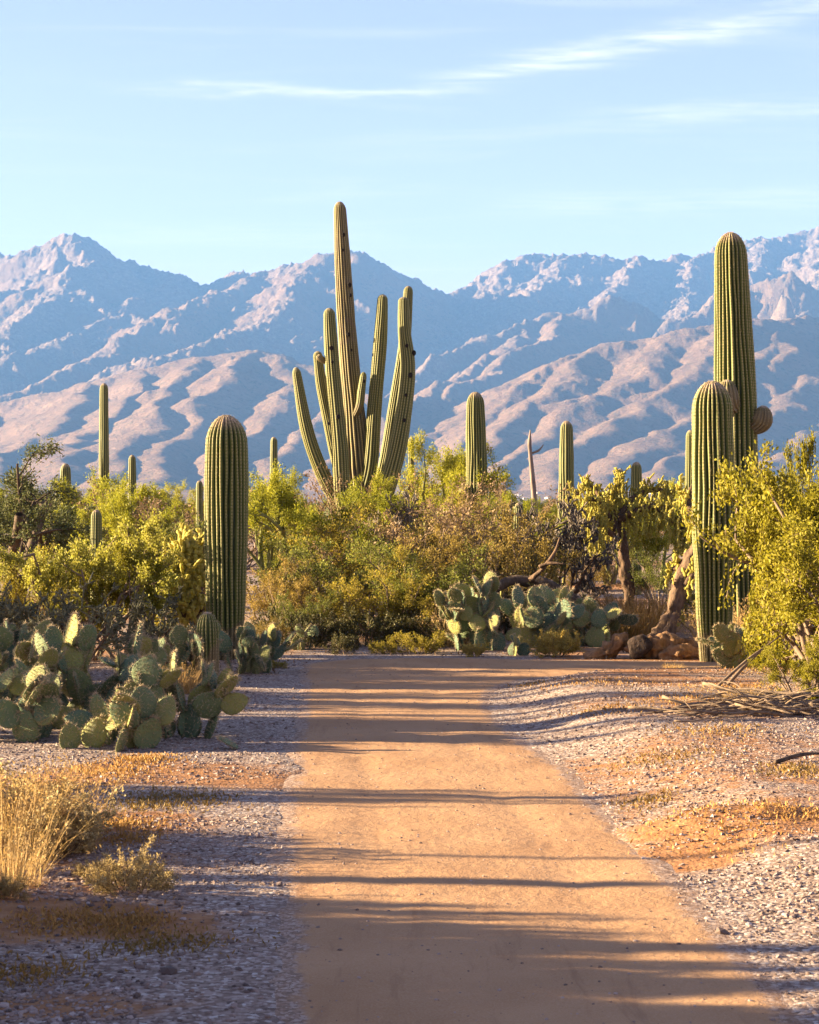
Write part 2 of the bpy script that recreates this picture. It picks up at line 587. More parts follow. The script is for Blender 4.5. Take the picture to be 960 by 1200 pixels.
m, nt = new_mat('path_dirt')
g = nt.n('ShaderNodeTexCoord').outputs['Object']
n1 = nt.noise(g, 1.3, 5, 0.6)
n2 = nt.noise(g, 130.0, 3, 0.7)
n3 = nt.noise(g, 14.0, 5, 0.65)
c = nt.ramp(n1, [(0.3, (0.33, 0.180, 0.085)), (0.7, (0.42, 0.245, 0.125))])
c = nt.mix(nt.math('MULTIPLY', nt.smooth(n2, 0.45, 0.75), 0.35), c, (0.52, 0.36, 0.24))
c = nt.mix(nt.math('MULTIPLY', nt.smooth(n2, 0.5, 0.25), 0.3), c, (0.22, 0.11, 0.05))
c = nt.mix(nt.math('MULTIPLY', nt.smooth(n3, 0.58, 0.75), 0.3), c, (0.30, 0.16, 0.08))
vo = nt.n('ShaderNodeTexVoronoi', feature='F1')
nt.link(g, vo.inputs['Vector'])
vo.inputs['Scale'].default_value = 75.0
sp_ = nt.n('ShaderNodeSeparateColor')
nt.link(vo.outputs['Color'], sp_.inputs[0])
gritc = nt.ramp(sp_.outputs[0], [(0.0, (0.13, 0.085, 0.06)), (0.5, (0.27, 0.175, 0.125)), (1.0, (0.42, 0.33, 0.27))])
ed = nt.math('ADD', nt.attr('edge'), nt.math('MULTIPLY', nt.math('SUBTRACT', nt.noise(g, 7.0, 6, 0.75), 0.5), 1.5))
c = nt.mix(nt.math('MULTIPLY', nt.smooth(ed, 0.45, 0.8), 0.85), c, gritc)
# faint foot and wheel scuffs drawn out along the way
mpt = nt.n('ShaderNodeMapping')
nt.link(g, mpt.inputs[0])
mpt.inputs['Scale'].default_value = (5.0, 0.5, 1.0)
scf = nt.noise(mpt.outputs[0], 2.0, 5, 0.7, 0.5)
c = nt.mix(nt.math('MULTIPLY', nt.smooth(scf, 0.52, 0.70), 0.45), c, (0.22, 0.115, 0.06))
hb = nt.math('ADD', nt.math('MULTIPLY', n2, 0.25), n3)
finish(nt, c, 0.92, nt.bump(hb, 0.45, 0.025), 0.12)
M['path'] = m

# mountain: dry scrubby slope, pale rock where it is steep and high
m, nt = new_mat('mountain_slope')
g = nt.n('ShaderNodeTexCoord').outputs['Object']
n1 = nt.noise(g, 0.0022, 6, 0.65)
n2 = nt.noise(g, 0.05, 5, 0.8)
slope = nt.ramp(n1, [(0.3, (0.145, 0.085, 0.052)), (0.7, (0.225, 0.14, 0.088))])
rk = nt.attr('rock')
rock = nt.ramp(n2, [(0.3, (0.11, 0.072, 0.056)), (0.55, (0.20, 0.14, 0.105)), (0.75, (0.32, 0.245, 0.195))])
scr = nt.math('MULTIPLY', nt.smooth(n2, 0.50, 0.62), 0.7)
slope = nt.mix(scr, slope, (0.075, 0.068, 0.035))
c = nt.mix(nt.smooth(rk, 0.3, 0.7), slope, rock)
finish(nt, c, 0.95, nt.bump(nt.noise(g, 0.03, 6, 0.75), 0.9, 16.0), 0.05)
M['mountain'] = m

# ------------------------------------------------------------------ ground and path
PATH_L = [(-0.10, -4), (-0.20, 1), (-0.24, 4.5), (-0.34, 6.3), (-0.48, 8.6), (-0.62, 11.3), (-0.72, 13.7), (-0.86, 17.5), (-0.98, 19.6), (-0.98, 20.5), (-0.55, 21.05), (0.4, 21.25), (2.0, 20.85), (5, 20.9), (9, 21.5), (14, 23)]
PATH_R = [(14, 21.4), (9, 20.0), (5, 19.4), (2.5, 19.35), (1.5, 19.05), (0.95, 18.4), (0.70, 17.4), (0.66, 16), (0.74, 14.2), (0.98, 11.6), (1.08, 9.6), (1.16, 7.5), (1.20, 6.0), (1.25, 4.5), (1.35, 1), (1.45, -4)]
PL = spline([(x, y, 0) for x, y in PATH_L], 150)[:, :2]
PR = spline([(x, y, 0) for x, y in PATH_R], 90)[:, :2]
PL[:, 0] += 0.09 * (fbm(PL[:, 1] * 0.9, PL[:, 1] * 0, 3, 19) - 0.5) - 0.05
PR[:, 0] += 0.12 * (fbm(PR[:, 1] * 0.8, PR[:, 1] * 0 + 4, 3, 29) - 0.5) * (PR[:, 1] < 18)
POLY = np.concatenate([PL, PR])


def path_sd(x, y):
    """signed distance to the path outline, negative inside"""
    x = np.asarray(x, float); y = np.asarray(y, float)
    best = np.full(x.shape, 1e9); inside = np.zeros(x.shape, bool)
    A = POLY; Bp = np.roll(POLY, -1, 0)
    for (ax, ay), (bx, by) in zip(A, Bp):
        dx, dy = bx - ax, by - ay
        t = np.clip(((x - ax) * dx + (y - ay) * dy) / (dx * dx + dy * dy + 1e-12), 0, 1)
        best = np.minimum(best, np.hypot(x - ax - t * dx, y - ay - t * dy))
        c = (ay > y) != (by > y)
        if dy != 0:
            inside ^= c & (x < (y - ay) * dx / dy + ax)
    return np.where(inside, -best, best)


def base_z(x, y):
    z = 0.05 * (fbm(x * 0.35, y * 0.35, 3, 3) - 0.5)
    far = smoothstep(np.hypot(x, y - 12), 12, 40)
    z = z + far * 0.5 * (fbm(x * 0.06, y * 0.06, 3, 9) - 0.5)
    return z


def ground_z(x, y, sd=None):
    x = np.asarray(x, float); y = np.asarray(y, float)
    if sd is None:
        near = (np.abs(x) < 20) & (y > -6) & (y < 30)
        sd = np.full(x.shape, 5.0)
        sd[near] = path_sd(x[near], y[near])
    e = sd + 0.10 * (fbm(x * 3.0, y * 3.0, 3, 21) - 0.5)
    z = base_z(x, y) * smoothstep(sd, -0.2, 1.0)
    # shoulders stand a few centimetres proud, the right-hand one is a low bank
    right = (x > 0.3) & (y < 21)
    z = z + 0.030 * smoothstep(e, -0.22, 0.06) - 0.03
    z = z + np.where(right, 0.12 * smoothstep(e, 0.0, 0.9) * smoothstep(y, 6.0, 10.0), 0.0)
    z = z + smoothstep(sd, 0.1, 0.6) * 0.025 * (fbm(x * 2.2, y * 2.2, 4, 5) - 0.5)
    # red earth mound beside the path
    z = z + 0.07 * np.exp(-(((x - 1.46) / 0.35) ** 2 + ((y - 9.8) / 0.35) ** 2)) * (0.5 + fbm(x * 9, y * 9, 3, 4))
    return z


def gz(x, y):
    return float(ground_z(np.array([x]), np.array([y]))[0])


def path_z(x, y, sd):
    return 0.010 * (fbm(x * 1.7, y * 1.7, 3, 31) - 0.5) + 0.010 * (fbm(x * 4.5, y * 4.5, 3, 33) - 0.5) - 0.012 * smoothstep(sd, -0.05, 0.2) - 0.012 * np.exp(-((sd + 0.40 + 0.1 * fbm(x * 0 + 2, y * 0.7, 2, 5)) / 0.08) ** 2) * fbm(x * 2, y * 1.1, 2, 91)


def geo_axis(a, b, step, grow, lim):
    out = [b]
    s = step
    while out[-1] < lim:
        s *= grow
        out.append(out[-1] + s)
    return np.array(out[1:])


inner = np.arange(-5.0, 5.001, 0.07)
outx = geo_axis(0, 5.0, 0.06, 1.16, 4100)
outx[-1] = 4100.0
xs = np.concatenate([-outx[::-1], inner, outx])
iny = np.arange(5.0, 24.001, 0.07)
outy = geo_axis(0, 24.0, 0.06, 1.13, 13300)
outy[-1] = 13300.0
backy = -geo_axis(0, -5.0, 0.08, 1.3, 50)
backy = backy[backy > -55]
ys = np.concatenate([backy[::-1], iny, outy])
X, Y = np.meshgrid(xs, ys)
nr, nc = X.shape
x, y = X.ravel(), Y.ravel()
near = (np.abs(x) < 18) & (y > -6) & (y < 30)
sd = np.full(x.shape, 5.0)
sd[near] = path_sd(x[near], y[near])
Z = ground_z(x, y, sd)
dirt = 0.26 + 0.9 * (fbm(x * 0.5, y * 0.5, 3, 77) - 0.5)
dirt += 0.2 * smoothstep(y, 15, 21) * smoothstep(sd, 0.3, 1.5)


def dirt_spot(px, py, rx, ry, amt=0.6):
    global dirt
    Y0 = YG(py); X0 = PX(px, Y0)
    dirt = dirt + amt * np.exp(-(((x - X0) / rx) ** 2 + ((y - Y0) / ry) ** 2))


for a in ((850, 985, 0.45, 0.5), (800, 1010, 0.25, 0.3), (830, 790, 1.2, 0.5), (740, 775, 1.0, 0.5), (170, 900, 0.5, 0.35), (140, 965, 0.45, 0.3), (60, 1075, 0.4, 0.25),
          (170, 1085, 0.25, 0.2), (40, 1180, 0.35, 0.2), (880, 850, 0.5, 0.5), (150, 915, 1.0, 0.3), (640, 788, 0.8, 0.3)):
    dirt_spot(*a)
mb = MB()
mb.add(np.stack([x, y, Z], -1), None, grid_quads(nr, nc, False), dirt=np.clip(dirt, 0, 1))
ground = mb.build('ground', M['ground'])
ground['kind'] = 'structure'

px_ = np.arange(-1.6, 14.01, 0.07)
py_ = np.arange(-4, 24.01, 0.07)
X, Y = np.meshgrid(px_, py_)
nr, nc = X.shape
x, y = X.ravel(), Y.ravel()
sdp = path_sd(x, y)
q = grid_quads(nr, nc, False)
q = q[(sdp[q].min(1) < 0.22)]
used, inv = np.unique(q, return_inverse=True)
mb = MB()
mb.add(np.stack([x, y, path_z(x, y, sdp)], -1)[used], None, inv.reshape(-1, 4), edge=smoothstep(sdp, -0.20, 0.04)[used])
path = mb.build('path', M['path'])
path['kind'] = 'structure'

# ------------------------------------------------------------------ mountains: ridge lines in space, slopes falling from them
def R3(*pts):
    return np.array([(PX(a, d), d, PZ(b, d)) for a, b, d in pts])


RIDGES = []     # (points, fall of the slope, rockiness)


def ridge(fall, rock, *pts):
    RIDGES.append((R3(*pts), fall, rock))


# skyline
ridge(0.72, 0.8, (-260, 340, 11000), (-140, 325, 11000), (-60, 312, 10900), (0, 300, 10800), (35, 297, 10800), (62, 279, 10700), (76, 274, 10700), (90, 276, 10700), (108, 290, 10700), (140, 302, 10800), (180, 312, 10800), (215, 318, 10800), (248, 333, 10800),
      (275, 327, 10700), (300, 321, 10600), (330, 317, 10400), (355, 311, 10300), (385, 303, 10200), (415, 300, 10200), (440, 313, 10300), (480, 331, 10600), (530, 343, 11000))
ridge(0.72, 0.8, (530, 343, 11000), (560, 333, 11200), (600, 313, 11400), (640, 296, 11500), (665, 297, 11500), (690, 298, 11500), (720, 306, 11500), (745, 304, 11500), (780, 307, 11600), (800, 302, 11600), (830, 299, 11700), (860, 292, 11800), (905, 280, 11900), (960, 267, 12000), (1030, 252, 12000), (1120, 262, 12000), (1220, 270, 12000))
# spurs of the left massif, running down towards the valley
ridge(0.55, 0.7, (76, 274, 10700), (100, 312, 10200), (80, 345, 9700), (20, 385, 9100), (-40, 420, 8500))
ridge(0.55, 0.7, (180, 312, 10800), (205, 335, 10200), (150, 365, 9600), (70, 400, 8900), (-20, 440, 8200))
ridge(0.52, 0.5, (330, 317, 10400), (265, 345, 9800), (195, 370, 9200), (125, 420, 8400), (50, 442, 7900), (-30, 478, 7400))
ridge(0.55, 0.6, (385, 303, 10200), (345, 330, 9700), (325, 352, 9300), (290, 385, 8700), (235, 403, 8200), (180, 424, 7800))
ridge(0.66, 0.5, (415, 300, 10200), (405, 345, 9600), (385, 385, 9000), (350, 420, 8400))
ridge(0.66, 0.5, (440, 313, 10300), (462, 370, 9700), (450, 420, 9000), (420, 455, 8300), (380, 490, 7600))
# spurs of the right massif
ridge(0.55, 0.9, (600, 313, 11400), (575, 350, 10700), (535, 385, 10000), (505, 420, 9300))
ridge(0.55, 0.9, (665, 297, 11500), (640, 330, 10800), (600, 362, 10100), (560, 395, 9500))
ridge(0.55, 0.9, (745, 304, 11500), (720, 340, 10700), (690, 362, 10100))
ridge(0.55, 0.9, (830, 299, 11700), (800, 335, 10900), (790, 372, 10000))
ridge(0.55, 0.9, (905, 280, 11900), (890, 320, 11000), (850, 350, 10200))
ridge(0.55, 0.9, (1030, 252, 12000), (980, 300, 11000), (960, 330, 10300), (920, 350, 9700))
# middle humps
ridge(0.9, 0.6, (400, 500, 7300), (450, 462, 7700), (500, 425, 8200), (560, 396, 8500), (620, 381, 8700), (670, 368, 8800), (715, 352, 8900), (750, 360, 8900), (790, 384, 8800), (840, 400, 8700))
ridge(0.66, 0.3, (670, 368, 8800), (640, 395, 8300), (590, 425, 7800), (535, 460, 7300))
ridge(0.60, 0.4, (620, 381, 8700), (590, 410, 8200), (540, 440, 7700), (480, 480, 7000), (440, 520, 6400))
ridge(0.9, 0.7, (780, 390, 8700), (830, 352, 8900), (875, 336, 9000), (915, 325, 9000), (960, 345, 9000), (1030, 350, 8900), (1120, 340, 8900))
# right front ridge
ridge(0.42, 0.1, (1240, 330, 7800), (1120, 345, 7500), (1000, 366, 7200), (900, 379, 7000), (840, 376, 6900), (780, 390, 6800), (700, 406, 6700), (640, 430, 6500), (590, 462, 6200), (555, 500, 5800), (530, 545, 5300), (515, 580, 4900))
ridge(0.40, 0.0, (700, 406, 6700), (665, 448, 6200), (610, 492, 5700), (565, 540, 5200), (545, 580, 4700))
ridge(0.40, 0.0, (780, 390, 6800), (745, 435, 6250), (690, 478, 5800), (630, 525, 5300), (590, 575, 4700))
ridge(0.40, 0.0, (840, 376, 6900), (820, 425, 6300), (770, 468, 5800), (705, 515, 5300), (650, 560, 4800), (630, 582, 4500))
ridge(0.40, 0.0, (900, 379, 7000), (890, 430, 6300), (840, 470, 5800), (775, 515, 5300), (710, 562, 4700))
ridge(0.40, 0.0, (1000, 366, 7200), (970, 430, 6400), (905, 475, 5800), (850, 512, 5350), (780, 555, 4800), (750, 580, 4400))
ridge(0.40, 0.0, (1120, 345, 7500), (1050, 430, 6500), (985, 480, 5900), (905, 530, 5200), (835, 575, 4600))
# left front foothills
ridge(0.45, 0.1, (-220, 530, 7000), (-100, 505, 6900), (0, 478, 6900), (100, 447, 6950), (170, 432, 7000), (240, 420, 7000), (300, 414, 7000), (345, 422, 6900), (385, 442, 6600), (425, 475, 6200), (450, 515, 5700), (470, 560, 5100))
ridge(0.42, 0.0, (0, 478, 6900), (-40, 510, 6300), (-80, 550, 5600))
ridge(0.42, 0.0, (100, 447, 6950), (70, 482, 6300), (30, 522, 5700), (0, 560, 5100))
ridge(0.42, 0.0, (170, 432, 7000), (140, 472, 6300), (110, 510, 5700), (70, 555, 5000))
ridge(0.42, 0.0, (240, 420, 7000), (205, 455, 6400), (178, 485, 5900), (150, 525, 5400), (120, 570, 4800))
ridge(0.42, 0.0, (300, 414, 7000), (275, 440, 6500), (225, 478, 6000), (192, 510, 5600), (178, 545, 5100), (160, 578, 4600))
ridge(0.42, 0.0, (345, 422, 6900), (332, 460, 6300), (300, 495, 5800), (262, 530, 5300), (240, 570, 4700))
ridge(0.42, 0.0, (385, 442, 6600), (370, 485, 6000), (340, 520, 5500), (310, 555, 5000), (300, 580, 4600))
ridge(0.42, 0.0, (425, 475, 6200), (405, 515, 5700), (375, 555, 5100), (365, 580, 4600))

# rock tower
ridge(3.6, 1.0, (931, 344, 8300), (938, 347, 8290))
ridge(2.5, 1.0, (945, 372, 8450), (957, 366, 8480))
TOWER = 2
# small side ribs branching off every ridge
rr = np.random.default_rng(11)
for pts, fall, rock in RIDGES[:-TOWER]:
    seg = np.linalg.norm(np.diff(pts, axis=0), axis=1)
    s = 0.0; total = seg.sum(); side = 1
    cum = np.concatenate([[0], np.cumsum(seg)])
    step = 420.0 if rock > 0.3 else 520.0
    s = step * rr.uniform(0.3, 1)
    while s < total:
        p = np.array([np.interp(s, cum, pts[:, k]) for k in range(3)])
        i = min(len(pts) - 2, np.searchsorted(cum, s, 'right') - 1)
        t = pts[i + 1] - pts[i]; t = t[:2] / (np.linalg.norm(t[:2]) + 1e-9)
        nrm = np.array([-t[1], t[0]]) * side
        if fall in (0.66, 0.9):
            break
        d = nrm + t * rr.uniform(0.0, 0.9) * (1 if pts[-1, 2] < pts[0, 2] else -1) + np.array([-0.55, -0.45])
        d /= np.linalg.norm(d)
        L = rr.uniform(0.6, 1.5) * min(760.0, 80 + 0.9 * p[2])
        pr = [p]
        for k in range(4):
            a = rr.normal() * 0.3
            d = np.array([d[0] * math.cos(a) - d[1] * math.sin(a), d[0] * math.sin(a) + d[1] * math.cos(a)])
            q_ = pr[-1].copy()
            q_[:2] += d * L / 4
            q_[2] -= L / 4 * fall * rr.uniform(0.55, 0.95)
            pr.append(q_)
        RIDGES.append((np.array(pr), fall * 1.25, rock))
        side = -side
        s += step * rr.uniform(0.6, 1.5)

NC, NR = 740, 440
ang = np.linspace(-190, 1150, NC)
dist = np.concatenate([np.linspace(2900, 4300, 30, endpoint=False), np.linspace(4300, 12500, NR - 30)])
A_, D_ = np.meshgrid(ang, dist)
x = ((A_ - 480) / F * D_).ravel(); y = D_.ravel()
# bend the slopes so that no rib is a ruler line
wx = x + 190 * (fbm(x / 520, y / 520, 3, 51) - 0.5) + 50 * (fbm(x / 110, y / 110, 2, 52) - 0.5)
wy = y + 190 * (fbm(x / 520, y / 520, 3, 53) - 0.5) + 50 * (fbm(x / 110, y / 110, 2, 54) - 0.5)
fan = np.interp(y, [2900, 3100, 4200, 5200, 6500, 8500, 12500], [-2.2, 0.3, 14, 45, 110, 230, 300])
h = fan.copy()
rk = np.zeros_like(h)
for pts, fall, rock in RIDGES:
    for a, b in zip(pts[:-1], pts[1:]):
        reach = max(a[2], b[2]) / fall + 60
        sel = np.nonzero((wx > min(a[0], b[0]) - reach) & (wx < max(a[0], b[0]) + reach) & (wy > min(a[1], b[1]) - reach) & (wy < max(a[1], b[1]) + reach))[0]
        if not len(sel):
            continue
        dx, dy = b[0] - a[0], b[1] - a[1]
        t = np.clip(((wx[sel] - a[0]) * dx + (wy[sel] - a[1]) * dy) / (dx * dx + dy * dy + 1e-9), 0, 1)
        dd = np.hypot(wx[sel] - a[0] - t * dx, wy[sel] - a[1] - t * dy)
        drop = fall * (np.sqrt(dd * dd + 18.0 ** 2) - 18.0)
        hh = a[2] + t * (b[2] - a[2]) - drop
        up = hh > h[sel]
        s_ = sel[up]
        h[s_] = hh[up]
        rk[s_] = rock * np.exp(-dd[up] / 700.0)
amp = np.clip((h - fan) / 260.0, 0, 1)
h = h + amp * (0.45 + 0.85 * rk) * (52 * (fbm(x / 380, y / 380, 5, 61, True, 0.55) - 0.35) + 14 * (fbm(x / 70, y / 70, 3, 62, True) - 0.35))
h = h + amp * (rk * 44 + 4) * (fbm(x / 52, y / 52, 4, 63, True, 0.6) - 0.4)
h = h + 5 * (fbm(x / 160, y / 160, 3, 64) - 0.5) * smoothstep(y, 3300, 4500)
crag = np.clip(rk + 0.55 * (fbm(x / 500, y / 500, 3, 65) - 0.5), 0, 1)
mb = MB()
mb.add(np.stack([x, y, h], -1), None, grid_quads(NR, NC, False), rock=crag)
mt = mb.build('mountains', M['mountain'])
mt['kind'] = 'structure'
mount_xy = np.stack([x, y], -1); mount_h = h

# ------------------------------------------------------------------ gravel on the shoulders
def stone_shapes(n, rng):
    t = (1 + 5 ** 0.5) / 2
    ico = np.array([(-1, t, 0), (1, t, 0), (-1, -t, 0), (1, -t, 0), (0, -1, t), (0, 1, t), (0, -1, -t), (0, 1, -t), (t, 0, -1), (t, 0, 1), (-t, 0, -1), (-t, 0, 1)]) / math.hypot(1, t)
    fac = np.array([(0, 11, 5), (0, 5, 1), (0, 1, 7), (0, 7, 10), (0, 10, 11), (1, 5, 9), (5, 11, 4), (11, 10, 2), (10, 7, 6), (7, 1, 8), (3, 9, 4), (3, 4, 2), (3, 2, 6), (3, 6, 8), (3, 8, 9), (4, 9, 5), (2, 4, 11), (6, 2, 10), (8, 6, 7), (9, 8, 1)])
    return [(ico * rng.uniform(0.75, 1.2, (12, 1)) * rng.uniform(0.7, 1.25, (1, 3)), fac) for _ in range(n)]


def octa_shapes(n, rng):
    o8 = np.array([(1, 0, 0), (-1, 0, 0), (0, 1, 0), (0, -1, 0), (0, 0, 1), (0, 0, -1)], float)
    f8 = np.array([(0, 2, 4), (2, 1, 4), (1, 3, 4), (3, 0, 4), (2, 0, 5), (1, 2, 5), (3, 1, 5), (0, 3, 5)])
    return [((o8 + rng.normal(size=(6, 3)) * 0.28) * rng.uniform(0.8, 1.3, (1, 3)), f8) for _ in range(n)]


def scatter_stones(mb, x, y, z, size, rng, v, shapes=None):
    shapes = shapes or stone_shapes(12, rng)
    pick = rng.integers(0, 12, len(x))
    for k, (sv, sf) in enumerate(shapes):
        i = np.nonzero(pick == k)[0]
        m = len(i)
        if not m:
            continue
        a = rng.uniform(0, 2 * math.pi, m)
        ca, sa = np.cos(a)[:, None], np.sin(a)[:, None]
        S = sv[None] * size[i][:, None, None]
        Vx = S[..., 0] * ca - S[..., 1] * sa + x[i][:, None]
        Vy = S[..., 0] * sa + S[..., 1] * ca + y[i][:, None]
        Vz = S[..., 2] * 0.65 + (z[i] + size[i] * 0.12)[:, None]
        nv_ = len(sv)
        Fc = (np.arange(m)[:, None, None] * nv_ + sf[None]).reshape(-1, 3)
        mb.add(np.stack([Vx, Vy, Vz], -1).reshape(-1, 3), Fc, v=np.repeat(v[i], nv_))


rng = np.random.default_rng(5)
n = 170000
yy = 5.6 + 15.6 * rng.random(n) ** 1.35
xx = rng.uniform(-1, 1, n) * (0.21 * yy + 0.7)
sdv = path_sd(xx, yy)
dpatch = fbm(xx * 0.9 + 3, yy * 0.9, 3, 88)
keep = (sdv > -0.38) & (rng.random(n) < np.clip(0.25 + (sdv + 0.1) * 1.6, 0.03, 1.0)) & ((dpatch < 0.52) | (rng.random(n) < 0.22))
keep &= rng.random(n) < np.where(sdv < 0.0, 0.35 * np.exp(sdv * 7.0), 0.62)
xx, yy, sdv = xx[keep], yy[keep], sdv[keep]
zz = np.where(sdv > 0, ground_z(xx, yy, sdv), np.maximum(ground_z(xx, yy, sdv), path_z(xx, yy, sdv)))
size = 0.0045 + 0.0105 * rng.random(len(xx)) ** 3.0
size *= np.where(sdv < 0, 0.7, 1.0) * np.where((rng.random(len(xx)) < 0.010) & (yy < 8.6), 2.3, 1.0)
mb = MB()
vv_ = np.clip(rng.beta(1.9, 2.3, len(xx)) - 0.15 * (dpatch[keep] > 0.5), 0, 1)
for sel, shp in ((yy < 8.6, stone_shapes(12, rng)), (yy >= 8.6, octa_shapes(12, rng))):
    scatter_stones(mb, xx[sel], yy[sel], zz[sel], size[sel], rng, vv_[sel], shp)
g_ = mb.build('gravel', M['stone'], None, False)
g_['kind'] = 'stuff'
tag(g_, 'loose pinkish grey gravel strewn along both shoulders of the dirt path', 'gravel')

# a few crumbs on the path itself
n = 2600
yy = rng.uniform(5.8, 20, n); xx = rng.uniform(-1.1, 1.3, n)
sdv = path_sd(xx, yy)
k = sdv < -0.06
xx, yy, sdv = xx[k], yy[k], sdv[k]
mb = MB()
scatter_stones(mb, xx, yy, path_z(xx, yy, sdv) - 0.001, 0.003 + 0.006 * rng.random(len(xx)) ** 3, rng, rng.random(len(xx)) * 0.8)
g_ = mb.build('path_pebbles', M['stone'], None, False)
g_['kind'] = 'stuff'
tag(g_, 'tiny pebbles and crumbs scattered on the dirt path', 'pebbles')


# ------------------------------------------------------------------ saguaros
def ribbed(mb, ctrl, radii, nribs, per=6, dens=26.0, depth=0.16, tipk=1.25, spines=0, rng=None, basecap=False, seed=0, mat=0, smat=1, twist=0.10):
    C = np.asarray(ctrl, float)
    L = np.linalg.norm(np.diff(spline(C, 80), axis=0), axis=1).sum()
    r_end = radii[-1]
    n1 = max(8, int(L * dens))
    td = min(tipk * r_end / L, 0.45)
    u = np.concatenate([np.linspace(0, 1 - td, n1, endpoint=False), 1 - td + td * np.sin(np.linspace(0, math.pi / 2, 9))])
    P = np.stack([np.interp(u, np.linspace(0, 1, 400), spline(C, 400)[:, k]) for k in range(3)], -1)
    r = np.interp(u, np.linspace(0, 1, len(radii)), radii)
    r = r * (1 + 0.025 * (2 * vnoise(u * L * 2.2, np.full(len(u), seed * 3.1), seed) - 1))
    dome = np.sqrt(np.clip(1 - np.clip((u - (1 - td)) / td, 0, 1) ** 2, 0.0004, 1))
    T, N, B = frames(P)
    m = nribs * per
    a = np.linspace(0, 2 * math.pi, m, endpoint=False)
    prof = np.abs(np.sin(nribs * a / 2)) ** 0.85
    # ribs wander a little and pinch together in places
    wob = twist * (2 * fbm(u[:, None] * L * 1.1 + 0 * a[None], 2.0 * np.cos(a)[None] + 0 * u[:, None] + 3 + seed, 2, 5 + seed) - 1)
    A2 = a[None] + wob
    ribh = 1 + 0.05 * (2 * vnoise(np.floor(a / (2 * math.pi) * nribs)[None] * 7.3 + 0 * u[:, None], u[:, None] * L * 0.9 + 0 * a[None], 40 + seed) - 1)
    R = (r * dome)[:, None] * (1 - depth * (1 - prof)[None]) * ribh
    V = P[:, None] + R[..., None] * (np.cos(A2)[..., None] * N[:, None] + np.sin(A2)[..., None] * B[:, None])
    s_len = np.repeat((u * L)[:, None], m, 1)
    rib = np.repeat(prof[None], len(u), 0)
    tip = np.repeat(smoothstep(u, 1 - td * (0.75 if L > 1.0 else 0.3), 1.0)[:, None], m, 1)
    mb.add(V.reshape(-1, 3), None, grid_quads(len(u), m, True), mat, rib=rib.ravel(), len=s_len.ravel(), tip=tip.ravel())
    if spines:
        # star of spines on every areole
        S0 = []; D0 = []
        cr = (np.arange(nribs) + 0.5) / nribs * m
        for i_ in range(nribs):
            j = int(round(cr[i_])) % m
            for sv in np.arange(0.03, L, spines):
                uu = sv / L + rng.normal() * 0.002
                k = min(len(u) - 1, int(np.searchsorted(u, uu)))
                p = V[k, j]
                out = p - P[k]
                out = out / (np.linalg.norm(out) + 1e-9)
                if uu > 1 - td:
                    out = out + T[k] * (uu - (1 - td)) / td * 1.5
                S0.append(p - out * 0.002); D0.append(out)
        S0 = np.array(S0); D0 = np.array(D0)
        ns = 5
        S = np.repeat(S0, ns, 0)
        D = np.repeat(D0, ns, 0) * 0.8 + rng.normal(size=(len(S0) * ns, 3)) * 0.75
        D /= np.linalg.norm(D, axis=1)[:, None]
        ln = rng.uniform(0.012, 0.028, len(S))[:, None]
        sd_ = np.cross(D, rng.normal(size=D.shape)); sd_ /= np.linalg.norm(sd_, axis=1)[:, None] + 1e-9
        W = 0.0011
        VV = np.stack([S + sd_ * W, S - sd_ * W, S + D * ln], 1).reshape(-1, 3)
        mb.add(VV, np.arange(len(VV)).reshape(-1, 3), None, smat)


SAG = [M['saguaro'], M['spine']]


def saguaro(label, px, Y, top, wpx, arms=(), nribs=20, spines=0, taper=(0.86, 0.98, 1.0, 0.97, 0.86), lean=0.0, mat=None, per=6, seed=1, group=None, extra=None):
    X0 = PX(px, Y)
    z0 = gz(X0, Y)
    H = PZ(top, Y) - z0
    r = wpx / F * Y / 2
    t = thing('saguaro', label, 'cactus', (X0, Y, z0 - 0.02), 0, 1.0, group)
    rng_ = np.random.default_rng(seed)
    mats = SAG if mat is None else [mat, M['spine']]
    mb = MB()
    ribbed(mb, [(0, 0, 0), (lean * 0.4, 0, H * 0.5), (lean, 0, H + 0.02)], [r * k for k in taper], nribs, per, 22 if Y > 28 else 34, 0.22 if spines else 0.18, 1.5, spines, rng_, seed=seed)
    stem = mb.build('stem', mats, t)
    for (pts, rad, nb) in arms:
        mb = MB()
        ribbed(mb, pts, rad, nb, per, 26, 0.16, 1.2, spines, rng_, seed=seed + 3)
        mb.build('arm', mats, t)
    return t, z0


saguaro('stout single armless saguaro standing behind the prickly pears left of the path', 265, 20.9, 486, 51, nribs=24, spines=0.03, taper=(0.72, 0.90, 1.0, 1.0, 0.90), seed=4, per=7)
saguaro('short barrel-like young saguaro in front of the stout single saguaro', 243, 18.0, 717, 27, nribs=18, spines=0.024, taper=(0.9, 1.0, 1.0, 0.96, 0.8), seed=6)
saguaro('thick armless saguaro standing before the taller saguaro with two round buds', 838, 20.8, 446, 50, nribs=24, spines=0.03, taper=(0.70, 0.88, 1.0, 1.0, 0.92), lean=-0.03, seed=9, per=7)
# the tall one behind with two round buds
Y = 24.0
b = 0.5 * 50 / F * Y
zt = lambda py: PZ(py, Y)
saguaro('tallest thick saguaro with two round budding arms, rising out of the leafy bush', 868, Y, 272, 51,
        arms=[([(0.14, -0.10, zt(500)), (0.22, -0.16, zt(492)), (0.24, -0.17, zt(474))], [0.09, 0.125, 0.115], 16),
              ([(-0.12, -0.16, zt(478)), (-0.19, -0.24, zt(470)), (-0.20, -0.25, zt(444))], [0.10, 0.14, 0.13], 16)],
        nribs=26, spines=0.034, taper=(0.86, 0.98, 1.0, 0.97, 0.86, 0.70), lean=-0.12, seed=12, per=6)

